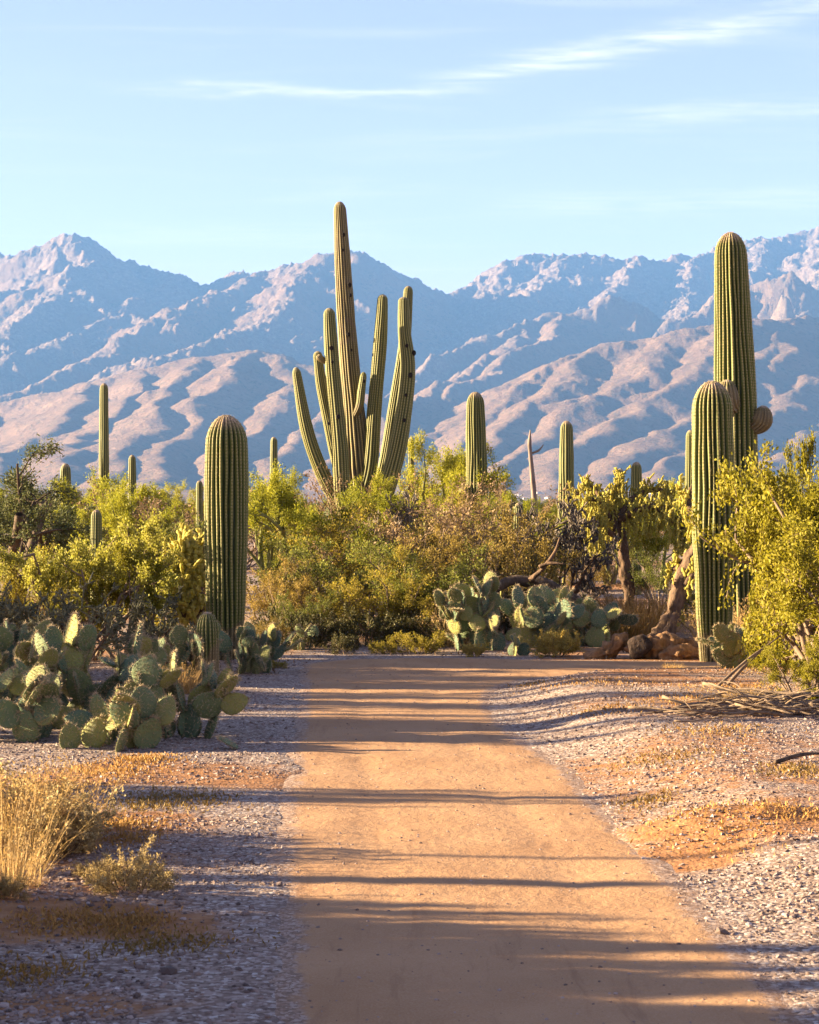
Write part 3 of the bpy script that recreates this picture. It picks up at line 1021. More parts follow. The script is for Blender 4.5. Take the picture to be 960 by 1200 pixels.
# the giant with seven arms
Y = 38.0
X0 = PX(424, Y); z0 = gz(X0, Y)
S_ = Y / F
giant = thing('saguaro', 'giant old saguaro with a tall central column and many upswept arms', 'cactus', (X0, Y, z0 - 0.02))


def gp(px, py, dy=0.0):
    return ((px - 424) * S_, dy, PZ(py, Y) - z0 + 0.02)


GM = [M['saguaro_old'], M['spine']]
mb = MB()
ribbed(mb, [gp(424, 700), gp(424, 600), gp(418, 520), gp(409, 420), gp(403, 330), gp(398, 236)], [0.28, 0.28, 0.26, 0.195, 0.175, 0.15, 0.115], 20, 5, 16, 0.16, 1.6, seed=21)
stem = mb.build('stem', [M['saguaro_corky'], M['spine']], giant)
ARMS = [
    ([gp(420, 618, -0.15), gp(398, 590, -0.32), gp(376, 548, -0.40), gp(360, 500, -0.42), gp(348, 432, -0.42)], [0.16, 0.155, 0.15, 0.135, 0.09]),
    ([gp(418, 590, 0.1), gp(398, 550, 0.25), gp(386, 500, 0.30), gp(376, 450, 0.32), gp(371, 410, 0.32)], [0.13, 0.13, 0.125, 0.12, 0.095]),
    ([gp(420, 626, -0.28), gp(404, 590, -0.48), gp(399, 520, -0.52), gp(391, 430, -0.52), gp(387, 364, -0.52)], [0.15, 0.18, 0.17, 0.15, 0.115]),
    ([gp(424, 585, -0.1), gp(434, 545, -0.16), gp(439, 480, -0.18), gp(446, 400, -0.18), gp(449, 346, -0.18)], [0.15, 0.165, 0.15, 0.14, 0.105]),
    ([gp(428, 610, 0.15), gp(448, 560, 0.42), gp(462, 480, 0.46), gp(474, 400, 0.46), gp(479, 332, 0.46)], [0.14, 0.15, 0.14, 0.125, 0.10]),
    ([gp(430, 630, -0.25), gp(450, 580, -0.42), gp(467, 520, -0.46), gp(478, 440, -0.46), gp(474, 390, -0.46), gp(473, 351, -0.46)], [0.17, 0.20, 0.19, 0.155, 0.135, 0.105]),
    ([gp(416, 488, -0.15), gp(422, 476, -0.26), gp(424, 460, -0.28), gp(427, 437, -0.28)], [0.06, 0.085, 0.085, 0.065]),
    ([gp(386, 428, -0.46), gp(377, 422, -0.50), gp(374, 418, -0.50)], [0.05, 0.07, 0.06]),
]
for i_, (pts, rad) in enumerate(ARMS):
    mb = MB()
    ribbed(mb, pts, [q * 0.9 for q in rad], 17 if i_ < 6 else 12, 5, 18, 0.17, 1.3, seed=30 + i_)
    mb.build('arm', GM, giant)
# dark woodpecker holes with callused rims
hole_mb = MB()
a = np.linspace(0, 2 * math.pi, 10, endpoint=False)
rings = [(0.0, 0.012), (0.028, 0.012), (0.045, 0.020), (0.060, 0.010), (0.064, -0.03)]
V = np.concatenate([np.stack([r_ * np.cos(a), np.full(10, -h_), r_ * np.sin(a)], -1) for r_, h_ in rings])
hole_mb.add(V, None, grid_quads(len(rings), 10, True))
hole_me = hole_mb.mesh('bird_hole', M['scar'])
for (hx, hy, dy, k) in ((403, 276, -0.15, .8), (402, 294, -0.16, .6), (410, 335, -0.18, 1), (411, 347, -0.18, .8), (409, 393, -0.20, .9), (390, 411, -0.67, 1), (391, 427, -0.66, .7), (398, 490, -0.70, 1), (387, 498, -0.70, .7),
                        (477, 408, -0.60, .8), (485, 416, -0.55, 1.1), (481, 442, -0.60, 1.1), (476, 465, -0.62, .7), (474, 494, -0.64, .8), (427, 448, -0.35, .7), (412, 411, -0.19, .6)):
    h_ = link('bird_hole', hole_me, stem)
    h_.location = gp(hx, hy, dy)
    h_.scale = (k * 0.62, k * 0.9, k * 0.75)

# lesser saguaros further back
Y = 42.0; z_ = lambda py: PZ(py, Y)
saguaro('medium saguaro with a small curled arm low on its left, beyond the scrub', 560, Y, 459, 26,
        arms=[([(-0.12, -0.1, z_(592)), (-0.24, -0.16, z_(590)), (-0.30, -0.18, z_(578)), (-0.28, -0.18, z_(570))], [0.08, 0.10, 0.10, 0.08], 12)],
        nribs=22, taper=(0.95, 1.0, 1.0, 0.92, 0.78), lean=-0.05, seed=41)
saguaro('smooth single saguaro beside the bare dead snag', 664, 50, 493, 20, nribs=16, per=5, taper=(1.0, 1.0, 0.98, 0.86, 0.7), seed=43)
saguaro('tall slender pole-like saguaro rising from yellow-green palo verde', 122, 58, 449, 12.5, nribs=14, per=5, taper=(1.1, 1.05, 1, 0.9, 0.78), seed=44)
saguaro('short thick saguaro top poking out of the scrub beside the dark mesquite', 77, 46, 543, 14, nribs=14, per=5, seed=45)
saguaro('short slim saguaro top beyond palo verde, next to the pole-like saguaro', 155, 50, 533, 10, nribs=12, per=5, seed=46)
saguaro('thin far saguaro between the stout saguaro and the giant', 321, 56, 512, 9.5, nribs=12, per=5, seed=47)
saguaro('small rounded saguaro above the chain-fruit cholla crown', 746, 50, 541, 14, nribs=14, per=5, seed=48)
saguaro('tiny saguaro top just behind the chain-fruit cholla crown', 727, 46, 549, 11, nribs=12, per=5, seed=49)
saguaro('slim saguaro half hidden behind the thick armless saguaro', 809, 42, 504, 12, nribs=14, per=5, seed=50)
saguaro('dark young saguaro sunk in the leafy bush behind the prickly pears', 113, 25, 597, 14, nribs=14, per=5, seed=51)
saguaro('young saguaro standing among the grey staghorn cholla branches', 608, 32, 589, 13, nribs=14, per=5, seed=52)
saguaro('little round saguaro at the foot of the smooth single saguaro', 672, 44, 571, 12, nribs=12, per=5, seed=53)
saguaro('thin saguaro standing in wispy scrub right of the giant', 482, 44, 512, 8, nribs=12, per=5, seed=54,
        arms=[([(0.06, 0, PZ(600, 44)), (0.16, -0.03, PZ(590, 44)), (0.18, -0.03, PZ(565, 44))], [0.05, 0.06, 0.05], 10)])
saguaro('green saguaro foot glimpsed under the chain-fruit cholla', 746, 36, 655, 12, nribs=12, per=5, seed=55)
saguaro('tiny saguaro peeking out right beside the stout saguaro', 234, 48, 563, 9, nribs=12, per=5, seed=56)

# dead snag
Y = 46.0
X0 = PX(627, Y); z0 = gz(X0, Y)
t = thing('dead_saguaro', 'bare grey dead saguaro snag with one crooked side stub', 'dead cactus', (X0, Y, z0 - 0.02))
q_ = lambda px, py: ((px - 627) * Y / F, 0, PZ(py, Y) - z0)
mb = MB(); tube(mb, [q_(630, 690), q_(627, 600), q_(623, 545), q_(621, 520), q_(621.5, 503)], [0.085, 0.075, 0.055, 0.045, 0.014], 12, 30, 0.5, 3); tr_ = mb.build('trunk', M['snag'], t)
mb = MB(); tube(mb, [q_(624, 530), q_(631, 527), q_(634, 524), q_(637, 520)], [0.032, 0.028, 0.02, 0.010], 6, 10, 0.2, 4); mb.build('branch', M['snag'], tr_)
mb = MB(); tube(mb, [q_(624, 538), q_(620, 540)], [0.04, 0.02], 6, 5, 0.2, 4); mb.build('branch', M['snag'], tr_)


# ------------------------------------------------------------------ prickly pears: every pad is a part
def pad_mesh(seed):
    rng = np.random.default_rng(seed)
    mb = MB()
    nr_, ns_ = 11, 18
    t = np.linspace(0, 1, nr_)
    t = 0.5 - 0.5 * np.cos(math.pi * t)
    w = 0.42 * np.clip(np.sin(math.pi * np.clip(t, 0, 1) ** 0.80), 0, 1) ** 0.58 * rng.uniform(0.92, 1.08)
    w[0] = 0.06; w[-1] = 0.0
    a = np.linspace(0, 2 * math.pi, ns_, endpoint=False)
    th = 0.062 * (1 - 0.35 * t) * np.clip(w / 0.3, 0, 1) ** 0.5
    bend = rng.uniform(-0.18, 0.18); skew = rng.uniform(-0.12, 0.12)
    cx = np.sign(np.cos(a)) * np.abs(np.cos(a)) ** 0.8
    sx = np.sign(np.sin(a)) * np.abs(np.sin(a)) ** 1.0
    Xp = w[:, None] * cx[None] + skew * (t ** 2)[:, None]
    Yp = th[:, None] * sx[None] + bend * ((t - 0.2) ** 2)[:, None] + 0.10 * bend * (Xp * 2.2) ** 2
    Zp = t[:, None] + 0 * a[None]
    # gentle lumps
    Xp = Xp * (1 + 0.06 * (2 * vnoise(Zp * 4 + seed, Xp * 0 + a[None], seed) - 1))
    mb.add(np.stack([Xp, Yp, Zp], -1).reshape(-1, 3), None, grid_quads(nr_, ns_, True), 0)
    # spines from rows of areoles on both faces and round the rim
    S = []; D = []
    for tt in np.linspace(0.12, 0.99, 9):
        ww = np.interp(tt, t, w)
        for f in np.linspace(-0.92, 0.92, 7):
            for side in (-1, 1):
                if rng.random() < 0.25:
                    continue
                xx_ = f * ww + skew * tt ** 2
                yy_ = side * np.interp(tt, t, th) * math.sqrt(max(0, 1 - f * f)) + bend * (tt - 0.2) ** 2 + 0.1 * bend * (xx_ * 2.2) ** 2
                S.append((xx_, yy_, tt)); D.append((f * 0.6, side * 0.8, (tt - 0.5) * 0.6))
    for ang_ in np.linspace(-0.3, math.pi + 0.3, 22):
        zz_ = 0.5 + 0.49 * math.sin(ang_); ww = np.interp(zz_, t, w)
        S.append((math.copysign(ww, math.cos(ang_)) + skew * zz_ ** 2 if abs(math.cos(ang_)) > 0.15 else skew + ww * math.cos(ang_), bend * (zz_ - 0.2) ** 2, zz_))
        D.append((math.cos(ang_), 0, math.sin(ang_)))
    S = np.array(S); D = np.array(D)
    ns = 4
    S = np.repeat(S, ns, 0)
    D = np.repeat(D, ns, 0) + rng.normal(size=S.shape) * 0.55
    D /= np.linalg.norm(D, axis=1)[:, None]
    ln = rng.uniform(0.06, 0.17, len(S))[:, None]
    sv = np.cross(D, rng.normal(size=D.shape)); sv /= np.linalg.norm(sv, axis=1)[:, None]
    VV = np.stack([S + sv * 0.0075, S - sv * 0.0075, S + D * ln], 1).reshape(-1, 3)
    mb.add(VV, np.arange(len(VV)).reshape(-1, 3), None, 1)
    return mb.mesh('pad', [M['pad'], M['spine']])


PADS = [pad_mesh(s_) for s_ in range(6)]


def prickly_pear(label, cx, cy, hgt, rad, n_base, seed, size=0.21, levels=4, group=None, maxpads=60):
    rng = np.random.default_rng(seed)
    z0 = gz(cx, cy)
    root = thing('prickly_pear', label, 'cactus', (cx, cy, z0), 0, 1.0, group)
    count = [0]

    def place(p, d, nrm, sz, lvl):
        if count[0] >= maxpads:
            return
        d = d.normalized()
        nrm = (nrm - d * nrm.dot(d)).normalized()
        xax = nrm.cross(d)
        o = link('pad', PADS[rng.integers(0, 6)], root)
        wd = sz * rng.uniform(0.88, 1.12)
        mtx = Matrix((xax * wd, nrm * sz, d * sz)).transposed().to_4x4()
        mtx.translation = p
        o.matrix_local = mtx
        count[0] += 1
        if lvl >= levels:
            return
        k = int(rng.choice([1, 2, 2, 3])) if lvl < levels - 1 else int(rng.choice([0, 1, 1, 2]))
        angs = rng.permutation([-0.95, 0.0, 0.95, -0.5, 0.5])[:k]
        for a_ in angs:
            a_ = a_ + rng.normal() * 0.15
            rot = Quaternion(nrm, a_)
            dd = rot @ d
            rim = p + d * sz * 0.5 + dd * sz * 0.44
            nd = dd + Vector((rng.normal() * 0.22, rng.normal() * 0.22, 0.18 + rng.normal() * 0.12))
            if nd.z < -0.05:
                nd.z = 0.15
            nn = Quaternion(dd, rng.normal() * 0.8) @ nrm
            ns_ = sz * rng.uniform(0.82, 1.04)
            if rim.z + ns_ * 0.9 * max(nd.normalized().z, 0) > hgt:
                continue
            if math.hypot(rim.x, rim.y) > rad * 1.5:
                continue
            place(rim - nd.normalized() * 0.012, nd, nn, ns_, lvl + 1)

    for i_ in range(n_base):
        a_ = rng.uniform(0, 2 * math.pi); rr_ = rad * math.sqrt(rng.random())
        bx, by = rr_ * math.cos(a_), rr_ * math.sin(a_) * 0.7
        bz = gz(cx + bx, cy + by) - z0 - 0.015
        az = rng.uniform(0, 2 * math.pi)
        tilt = Vector((bx / max(rad, .01) * 0.35 + rng.normal() * 0.15, by / max(rad, .01) * 0.35 + rng.normal() * 0.15, 1.0))
        # pads turn every way, a few more of them broadside to the path
        nrm = Vector((math.cos(az) * 1.15, math.sin(az), 0))
        place(Vector((bx, by, bz)), tilt, nrm, size * rng.uniform(0.85, 1.2), 1)
    return root


PPG = 'prickly pears massed left of the path'
prickly_pear('low prickly pear at the edge of the gravel, wide pads edged with pale spines', PX(120, 13.4), 13.5, 0.40, 0.34, 9, 101, 0.21, 2)
prickly_pear('tall blue-green prickly pear in the middle of the thicket beside the path', PX(202, 13.9), 14.0, 0.60, 0.25, 9, 102, 0.215, 3)
prickly_pear('prickly pear with high stacked round pads in front of the grey cholla', PX(92, 14.6), 14.7, 0.82, 0.28, 8, 113, 0.22, 4)
prickly_pear('prickly pear with broad shaded pads at the thicket end away from the path', PX(10, 13.9), 13.9, 0.56, 0.30, 8, 104, 0.215, 3)
prickly_pear('sparse prickly pear with one high lone round pad', PX(152, 15.0), 15.1, 0.76, 0.14, 3, 125, 0.235, 4)
prickly_pear('sunlit yellow prickly pear below the pale cholla', PX(200, 17.9), 18.1, 0.66, 0.22, 6, 106, 0.23, 3)
prickly_pear('prickly pear at the foot of the stout single saguaro', PX(292, 19.3), 19.4, 0.50, 0.24, 8, 107, 0.21, 3)
prickly_pear('far-left prickly pear half in the shade of the cholla', PX(5, 16.6), 16.6, 0.72, 0.35, 7, 108, 0.22, 4)
prickly_pear('upright sunlit prickly pear beyond the path bend, tall narrow column of pads', PX(560, 22.3), 22.4, 0.86, 0.26, 9, 119, 0.25, 4)
prickly_pear('broad blue-green prickly pear beyond the bend with big smooth pads', PX(625, 22.9), 23.0, 0.76, 0.36, 9, 110, 0.27, 3)
prickly_pear('low spreading prickly pear between the golden bush and the burled log', PX(688, 23.0), 23.1, 0.56, 0.34, 8, 111, 0.27, 3)
prickly_pear('small prickly pear at the foot of the thick armless saguaro', PX(862, 20.0), 20.0, 0.50, 0.24, 7, 112, 0.24, 3)
prickly_pear('tiny prickly pear at the far end of the path beside the dark round bush', PX(352, 22.4), 22.5, 0.34, 0.16, 5, 114, 0.19, 2)
prickly_pear('small prickly pear before the big pads, at the path bend', PX(606, 21.6), 21.7, 0.24, 0.10, 3, 115, 0.17, 2)
# a fallen pad lying on the gravel
o = link('fallen_pad', PADS[2])
Yp = 13.4
o.location = (PX(278, Yp), Yp, gz(PX(278, Yp), Yp) + 0.015)
o.rotation_euler = (math.radians(62), math.radians(20), math.radians(-60))
o.scale = (0.17, 0.17, 0.17)
tag(o, 'single fallen prickly pear pad lying on the gravel by the path', 'cactus pad')


# ------------------------------------------------------------------ branching plants
def grow(rng, stems, levels):
    """stems: list of (pos, dir, length, radius). levels: dicts per level. returns list of per-level arrays (P0,P1,r0,r1)"""
    out = []
    cur = stems
    for lv, L in enumerate(levels):
        P0 = []; P1 = []; R0 = []; R1 = []; nxt = []
        ns = L['seg']
        for (p, d, ln, r) in cur:
            p = np.array(p, float); d = np.array(d, float); d /= np.linalg.norm(d)
            pts = [p]; dirs = []
            for k in range(ns):
                d = d + rng.normal(size=3) * L['jit'] + np.array([0, 0, L.get('trop', 0.0)])
                d /= np.linalg.norm(d)
                dirs.append(d)
                p = p + d * ln / ns
                pts.append(p)
            end = L.get('end', 0.35)
            for k in range(ns):
                P0.append(pts[k]); P1.append(pts[k + 1])
                R0.append(r * (1 - (1 - end) * k / ns)); R1.append(r * (1 - (1 - end) * (k + 1) / ns))
            if 'kids' in L:
                kk = L['kids']
                m = rng.poisson(kk) if kk > 3 else int(round(kk))
                m = max(1, m)
                for c_ in range(m):
                    f = L.get('from', 0.3) + (1 - L.get('from', 0.3)) * (c_ + rng.random()) / m
                    i = min(ns - 1, int(f * ns)); fr = f * ns - i
                    pp = pts[i] + (pts[i + 1] - pts[i]) * fr
                    ax = np.cross(dirs[i], rng.normal(size=3)); ax /= np.linalg.norm(ax) + 1e-9
                    an = L['ang'] * rng.uniform(0.6, 1.3)
                    dd = dirs[i] * math.cos(an) + ax * math.sin(an)
                    nxt.append((pp, dd, ln * L['ratio'] * rng.uniform(0.65, 1.25) * (1 - 0.35 * f), r * L.get('rr', 0.55) * (1 - 0.4 * f)))
        out.append(tuple(np.array(a_) for a_ in (P0, P1, R0, R1)))
        cur = nxt
    return out


def stems_fan(rng, n, spread, length, radius, foot=0.05, lean=(0, 0)):
    s = []
    for k in range(n):
        a = 2 * math.pi * (k + rng.random() * 0.7) / n
        th = spread * rng.uniform(0.35, 1.15)
        s.append(((foot * math.cos(a), foot * math.sin(a), -0.03), (math.sin(th) * math.cos(a) + lean[0], math.sin(th) * math.sin(a) + lean[1], math.cos(th)), length * rng.uniform(0.75, 1.15), radius * rng.uniform(0.7, 1.1)))
    return s


def along(rng, seg, n, lo=0.0):
    P0, P1 = seg[0], seg[1]
    w_ = np.linalg.norm(P1 - P0, axis=1); w_ /= w_.sum()
    i = rng.choice(len(P0), n, p=w_)
    f = rng.random((n, 1))
    return P0[i] + (P1[i] - P0[i]) * f, (P1[i] - P0[i]) / (np.linalg.norm(P1[i] - P0[i], axis=1)[:, None] + 1e-9)


def plant_parts(name, seed, stems, levels, sides, leaf_n, leaf_size, aspect, up, barkm, leafm, leaf_levels=(-1,), woody_levels=None, spread=0.02, crown='crown', trunk='trunk', seg_v=None):
    """builds the two meshes of a woody plant: the wood and the leafy crown (fine twigs belong to the crown)"""
    rng = np.random.default_rng(seed)
    G = grow(rng, stems, levels)
    wl = woody_levels if woody_levels is not None else max(1, len(levels) - 2)
    mt_ = MB()
    for k in range(wl):
        segs_mesh(mt_, *G[k], sides=sides[k])
    cr = MB()
    for k in range(wl, len(levels)):
        segs_mesh(cr, *G[k], sides=3, mat=1)
    for ll in leaf_levels:
        P, D = along(rng, G[ll], int(leaf_n / len(leaf_levels)))
        P = P + rng.normal(size=P.shape) * spread
        D = D * 0.6 + rng.normal(size=P.shape) * 0.6
        leaves_mesh(cr, P, leaf_size, rng, aspect, 0, up, D)
    allp = np.concatenate([g_[1] for g_ in G])
    return {'trunk': mt_.mesh(trunk, barkm), 'crown': cr.mesh(crown, [leafm, barkm]), 'h': float(np.percentile(allp[:, 2], 99.6)), 'r': float(np.percentile(np.hypot(allp[:, 0], allp[:, 1]), 97)), 'names': (trunk, crown)}


def L_(**k):
    return k


KIND = {}


def kind(key, n_var, fn):
    KIND[key] = [fn(s_) for s_ in range(n_var)]


def mk_palo(s_):
    rng = np.random.default_rng(200 + s_)
    return plant_parts('palo', 210 + s_, stems_fan(rng, 4, 0.55, 1.25, 0.06, 0.06),
                       [L_(seg=5, jit=0.16, trop=0.10, kids=3.5, ang=0.6, ratio=0.75, end=0.5, rr=0.6), L_(seg=5, jit=0.16, trop=0.06, kids=4.5, ang=0.6, ratio=0.62, rr=0.5),
                        L_(seg=4, jit=0.16, trop=0.05, kids=6, ang=0.55, ratio=0.6, rr=0.45), L_(seg=3, jit=0.2, trop=0.02, kids=3, ang=0.5, ratio=0.7, rr=0.6), L_(seg=2, jit=0.2)],
                       [6, 5, 4], 24000, 0.034, 0.35, 0.1, M['palo_bark'], M['palo_leaf'], (-1, -1, -2), 3, 0.03)


def mk_mesq(s_):
    rng = np.random.default_rng(300 + s_)
    return plant_parts('mesq', 310 + s_, stems_fan(rng, 3, 0.6, 1.3, 0.08, 0.06),
                       [L_(seg=5, jit=0.22, trop=0.08, kids=3, ang=0.7, ratio=0.75, end=0.5, rr=0.6), L_(seg=5, jit=0.22, trop=0.03, kids=5, ang=0.7, ratio=0.6, rr=0.5),
                        L_(seg=4, jit=0.2, trop=0.0, kids=6, ang=0.6, ratio=0.55, rr=0.45), L_(seg=3, jit=0.2, trop=-0.02, kids=3, ang=0.5, ratio=0.7), L_(seg=2, jit=0.2)],
                       [7, 5, 4], 19000, 0.036, 0.32, 0.0, M['bark'], M['mesq_leaf'], (-1, -1, -2), 3, 0.03)


def mk_creo(s_):
    rng = np.random.default_rng(400 + s_)
    return plant_parts('creo', 410 + s_, stems_fan(rng, 13, 0.62, 0.85, 0.016, 0.10),
                       [L_(seg=4, jit=0.12, trop=0.05, kids=4.5, ang=0.5, ratio=0.55, rr=0.6), L_(seg=3, jit=0.16, trop=0.04, kids=5, ang=0.55, ratio=0.55, rr=0.5), L_(seg=2, jit=0.2, kids=3, ang=0.5, ratio=0.6), L_(seg=2, jit=0.2)],
                       [4, 3], 13500, 0.027, 0.45, 0.15, M['twig'], M[('creo_leaf', 'creo_green', 'creo_brown')[s_ % 3]], (-1, -1, -2), 2, 0.02, 'foliage', 'stems')


def mk_hack(s_, lm='hack_leaf'):
    rng = np.random.default_rng(500 + s_)
    return plant_parts('hack', 510 + s_, stems_fan(rng, 7, 0.75, 0.9, 0.028, 0.10),
                       [L_(seg=5, jit=0.16, trop=0.05, kids=4.5, ang=0.75, ratio=0.62, rr=0.6), L_(seg=4, jit=0.2, trop=0.02, kids=6, ang=0.7, ratio=0.5, rr=0.5), L_(seg=3, jit=0.25, trop=0.0, kids=4, ang=0.7, ratio=0.55), L_(seg=2, jit=0.25)],
                       [5, 4], 30000, 0.0225, 0.60, 0.1, M['twig'], M[lm], (-1, -1, -2), 2, 0.022, 'foliage', 'stems')


def mk_dry(s_):
    rng = np.random.default_rng(600 + s_)
    return plant_parts('dry', 610 + s_, stems_fan(rng, 12, 0.6, 0.75, 0.014, 0.08),
                       [L_(seg=4, jit=0.16, trop=0.04, kids=5, ang=0.55, ratio=0.6, rr=0.6), L_(seg=3, jit=0.22, trop=0.02, kids=5, ang=0.6, ratio=0.55, rr=0.55), L_(seg=2, jit=0.25, kids=3, ang=0.6, ratio=0.6), L_(seg=2, jit=0.25)],
                       [4, 3], 5500, 0.022, 0.5, 0.1, M['twig'], M['dry_leaf'], (-1, -2), 2, 0.015, 'foliage', 'stems')


def mk_bush(s_, leafm='gold_leaf', nleaf=12000, size=0.017):
    rng = np.random.default_rng(700 + s_)
    return plant_parts('bush', 710 + s_, stems_fan(rng, 26, 0.95, 0.24, 0.005, 0.05),
                       [L_(seg=3, jit=0.14, trop=0.05, kids=5, ang=0.5, ratio=0.5, rr=0.6), L_(seg=2, jit=0.2, trop=0.04, kids=3, ang=0.5, ratio=0.55), L_(seg=2, jit=0.2)],
                       [3, 3], nleaf, size, 0.42, 0.25, M['twig'], M[leafm], (-1, -1, -2), 1, 0.008, 'foliage', 'stems')


kind('palo_verde', 3, mk_palo)
kind('mesquite', 2, mk_mesq)
kind('creosote_bush', 3, mk_creo)
kind('hackberry_bush', 2, mk_hack)
kind('sunlit_bush', 1, lambda s_: mk_hack(7 + s_, 'sunlit_leaf'))  # hackberry shape whose leaf colour is painted sunlit
kind('dry_shrub', 2, mk_dry)
kind('gold_bush', 2, lambda s_: mk_bush(s_))
kind('straw_bush', 2, lambda s_: mk_bush(20 + s_, 'straw_leaf', 9000, 0.017))
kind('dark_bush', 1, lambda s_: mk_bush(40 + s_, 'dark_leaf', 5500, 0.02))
kind('sage_bush', 2, lambda s_: mk_bush(60 + s_, 'creo_leaf', 6000, 0.018))
NAMES = {'straw_bush': 'low_bush', 'sunlit_bush': 'leafy_bush', 'gold_bush': 'low_bush', 'dark_bush': 'round_bush', 'sage_bush': 'low_bush'}
CATS = {'palo_verde': 'tree', 'mesquite': 'tree'}


def plant(key, label, px, Y, top, wide=1.0, var=None, rz=None, group=None, X=None, H=None):
    K = KIND[key]
    rnd_ = random.Random(int(px * 13 + Y * 101))
    k = K[(rnd_.randrange(len(K)) if var is None else var) % len(K)]
    X0 = PX(px, Y) if X is None else X
    z0 = gz(X0, Y)
    H = (PZ(top, Y) - z0) if H is None else H
    s_ = H / k['h']
    t = thing(NAMES.get(key, key), label, CATS.get(key, 'shrub'), (X0, Y, z0 - 0.01), rnd_.uniform(0, 6.28) if rz is None else rz, (s_ * wide, s_ * wide, s_), group)
    link(k['names'][0], k['trunk'], t)
    c_ = link(k['names'][1], k['crown'], t)
    c_['kind'] = 'stuff'
    return t


# the scrub, from left to right
plant('mesquite', 'dark olive mesquite tree rising highest at the left behind the leafy bush', 5, 27, 522, 1.0)
plant('mesquite', 'dim mesquite tree behind the young dark saguaro', 60, 31, 575, 1.0)
plant('palo_verde', 'yellow-green palo verde round the foot of the pole-like saguaro', 112, 33, 556, 1.0, 0)
plant('palo_verde', 'palo verde beyond the dry brown shrub beside the stout saguaro', 168, 35, 570, 1.0, 1)
plant('dry_shrub', 'reddish brown dry shrub just left of the stout saguaro', 214, 31, 568, 1.3)
plant('creosote_bush', 'olive creosote bush between palo verde and pale cholla', 185, 27, 610, 1.1)
plant('sunlit_bush', 'leafy yellow-green bush with sunlight painted into its leaves behind the big prickly pears', 95, 20.6, 608, 0.85, 0)
plant('hackberry_bush', 'leafy bush with a shaded side next to the pale cholla', 150, 20.6, 640, 0.75, 1)
plant('creosote_bush', 'shaded bush between the leafy bushes and the prickly pears', 30, 20.5, 640, 1.0)
plant('palo_verde', 'bright palo verde with bare forked limbs right of the stout saguaro', 328, 27.5, 553, 0.85, 2)
plant('palo_verde', 'golden palo verde under the lowest arm of the giant saguaro', 385, 29, 572, 0.9, 0, 2.0)
plant('creosote_bush', 'golden creosote bush in front of the giant saguaro', 420, 26.5, 590, 1.15, 0)
plant('creosote_bush', 'creosote bush in front of the giant, nearest the reddish dry shrub', 372, 25.2, 628, 1.2, 1)
plant('creosote_bush', 'shaded creosote bush at the foot of the palo verde limbs', 328, 24.2, 655, 1.1, 2)
plant('dry_shrub', 'tangled pinkish dry shrub right of the giant saguaro trunk', 475, 26.5, 590, 1.2, 0)
plant('dry_shrub', 'bare twiggy shrub wrapped round the base of the giant saguaro', 428, 36, 548, 0.9, 1)
plant('palo_verde', 'wispy tall palo verde right of the giant saguaro', 500, 41, 512, 0.85, 1)
plant('palo_verde', 'thin palo verde between the giant and the medium saguaro', 535, 43, 520, 0.8, 2)
plant('creosote_bush', 'brownish creosote bush in front of the wispy palo verde', 515, 27.5, 585, 1.1, 2)
plant('creosote_bush', 'lower creosote bush behind the grey tufts at the path end', 450, 24.0, 640, 1.2, 0, 1.0)
plant('creosote_bush', 'dense creosote bush beside the sunlit prickly pear', 505, 24.2, 632, 1.1, 1)
plant('creosote_bush', 'greenish creosote bush behind the sunlit prickly pear', 562, 25.4, 600, 1.05, 2)
plant('dry_shrub', 'dark twiggy shrub at the foot of the medium saguaro', 578, 33, 560, 0.9, 0)
plant('mesquite', 'low dark mesquite behind the blue-green prickly pears', 598, 26.5, 640, 0.75, 1)
plant('palo_verde', 'yellow palo verde beyond the young saguaro in the cholla', 600, 40, 582, 1.1, 0)
plant('palo_verde', 'yellow-green palo verde behind the grey staghorn cholla', 660, 38, 592, 1.1, 1)
plant('palo_verde', 'palo verde screened by the chain-fruit cholla', 715, 40, 594, 1.0, 2)
plant('palo_verde', 'palo verde between the chain-fruit cholla and the leaning trunk', 775, 38, 586, 1.0, 0)
plant('palo_verde', 'pale palo verde behind the thick armless saguaro', 822, 44, 545, 0.9, 1)
plant('palo_verde', 'palo verde showing between the tall saguaro and the leafy bush', 900, 34, 560, 1.0, 2)
plant('creosote_bush', 'creosote bush under the chain-fruit cholla crown', 690, 35, 640, 1.1)
plant('creosote_bush', 'creosote bush beyond the dry grass by the leaning trunk', 775, 31, 645, 1.1)
plant('creosote_bush', 'creosote bush behind the foot of the thick armless saguaro', 870, 25, 640, 1.0)
plant('hackberry_bush', 'big sunlit leafy bush overhanging the brush pile right of the path', 1012, 17.4, 490, 0.72, 0, 2.4)
plant('hackberry_bush', 'tall leafy bush filling the right edge behind the big sunlit one', 990, 18.2, 505, 0.85, 1, 0.4)
plant('hackberry_bush', 'leafy bush between the big sunlit bush and the tall saguaro', 968, 17.9, 545, 0.6, 0, 5.0)
plant('hackberry_bush', 'leafy bush climbing round the tall budding saguaro', 935, 19.4, 515, 0.30, 1, 1.9)
plant('hackberry_bush', 'low leafy bush at the right, spilling to the gravel', 985, 15.8, 610, 0.95, 1, 4.0)
plant('hackberry_bush', 'small leafy bush beside the brush pile sticks', 945, 15.0, 745, 0.9, 0, 2.2)
plant('dark_bush', 'small dark round bush at the far end of the path', 401, 21.9, 740, 0.75)
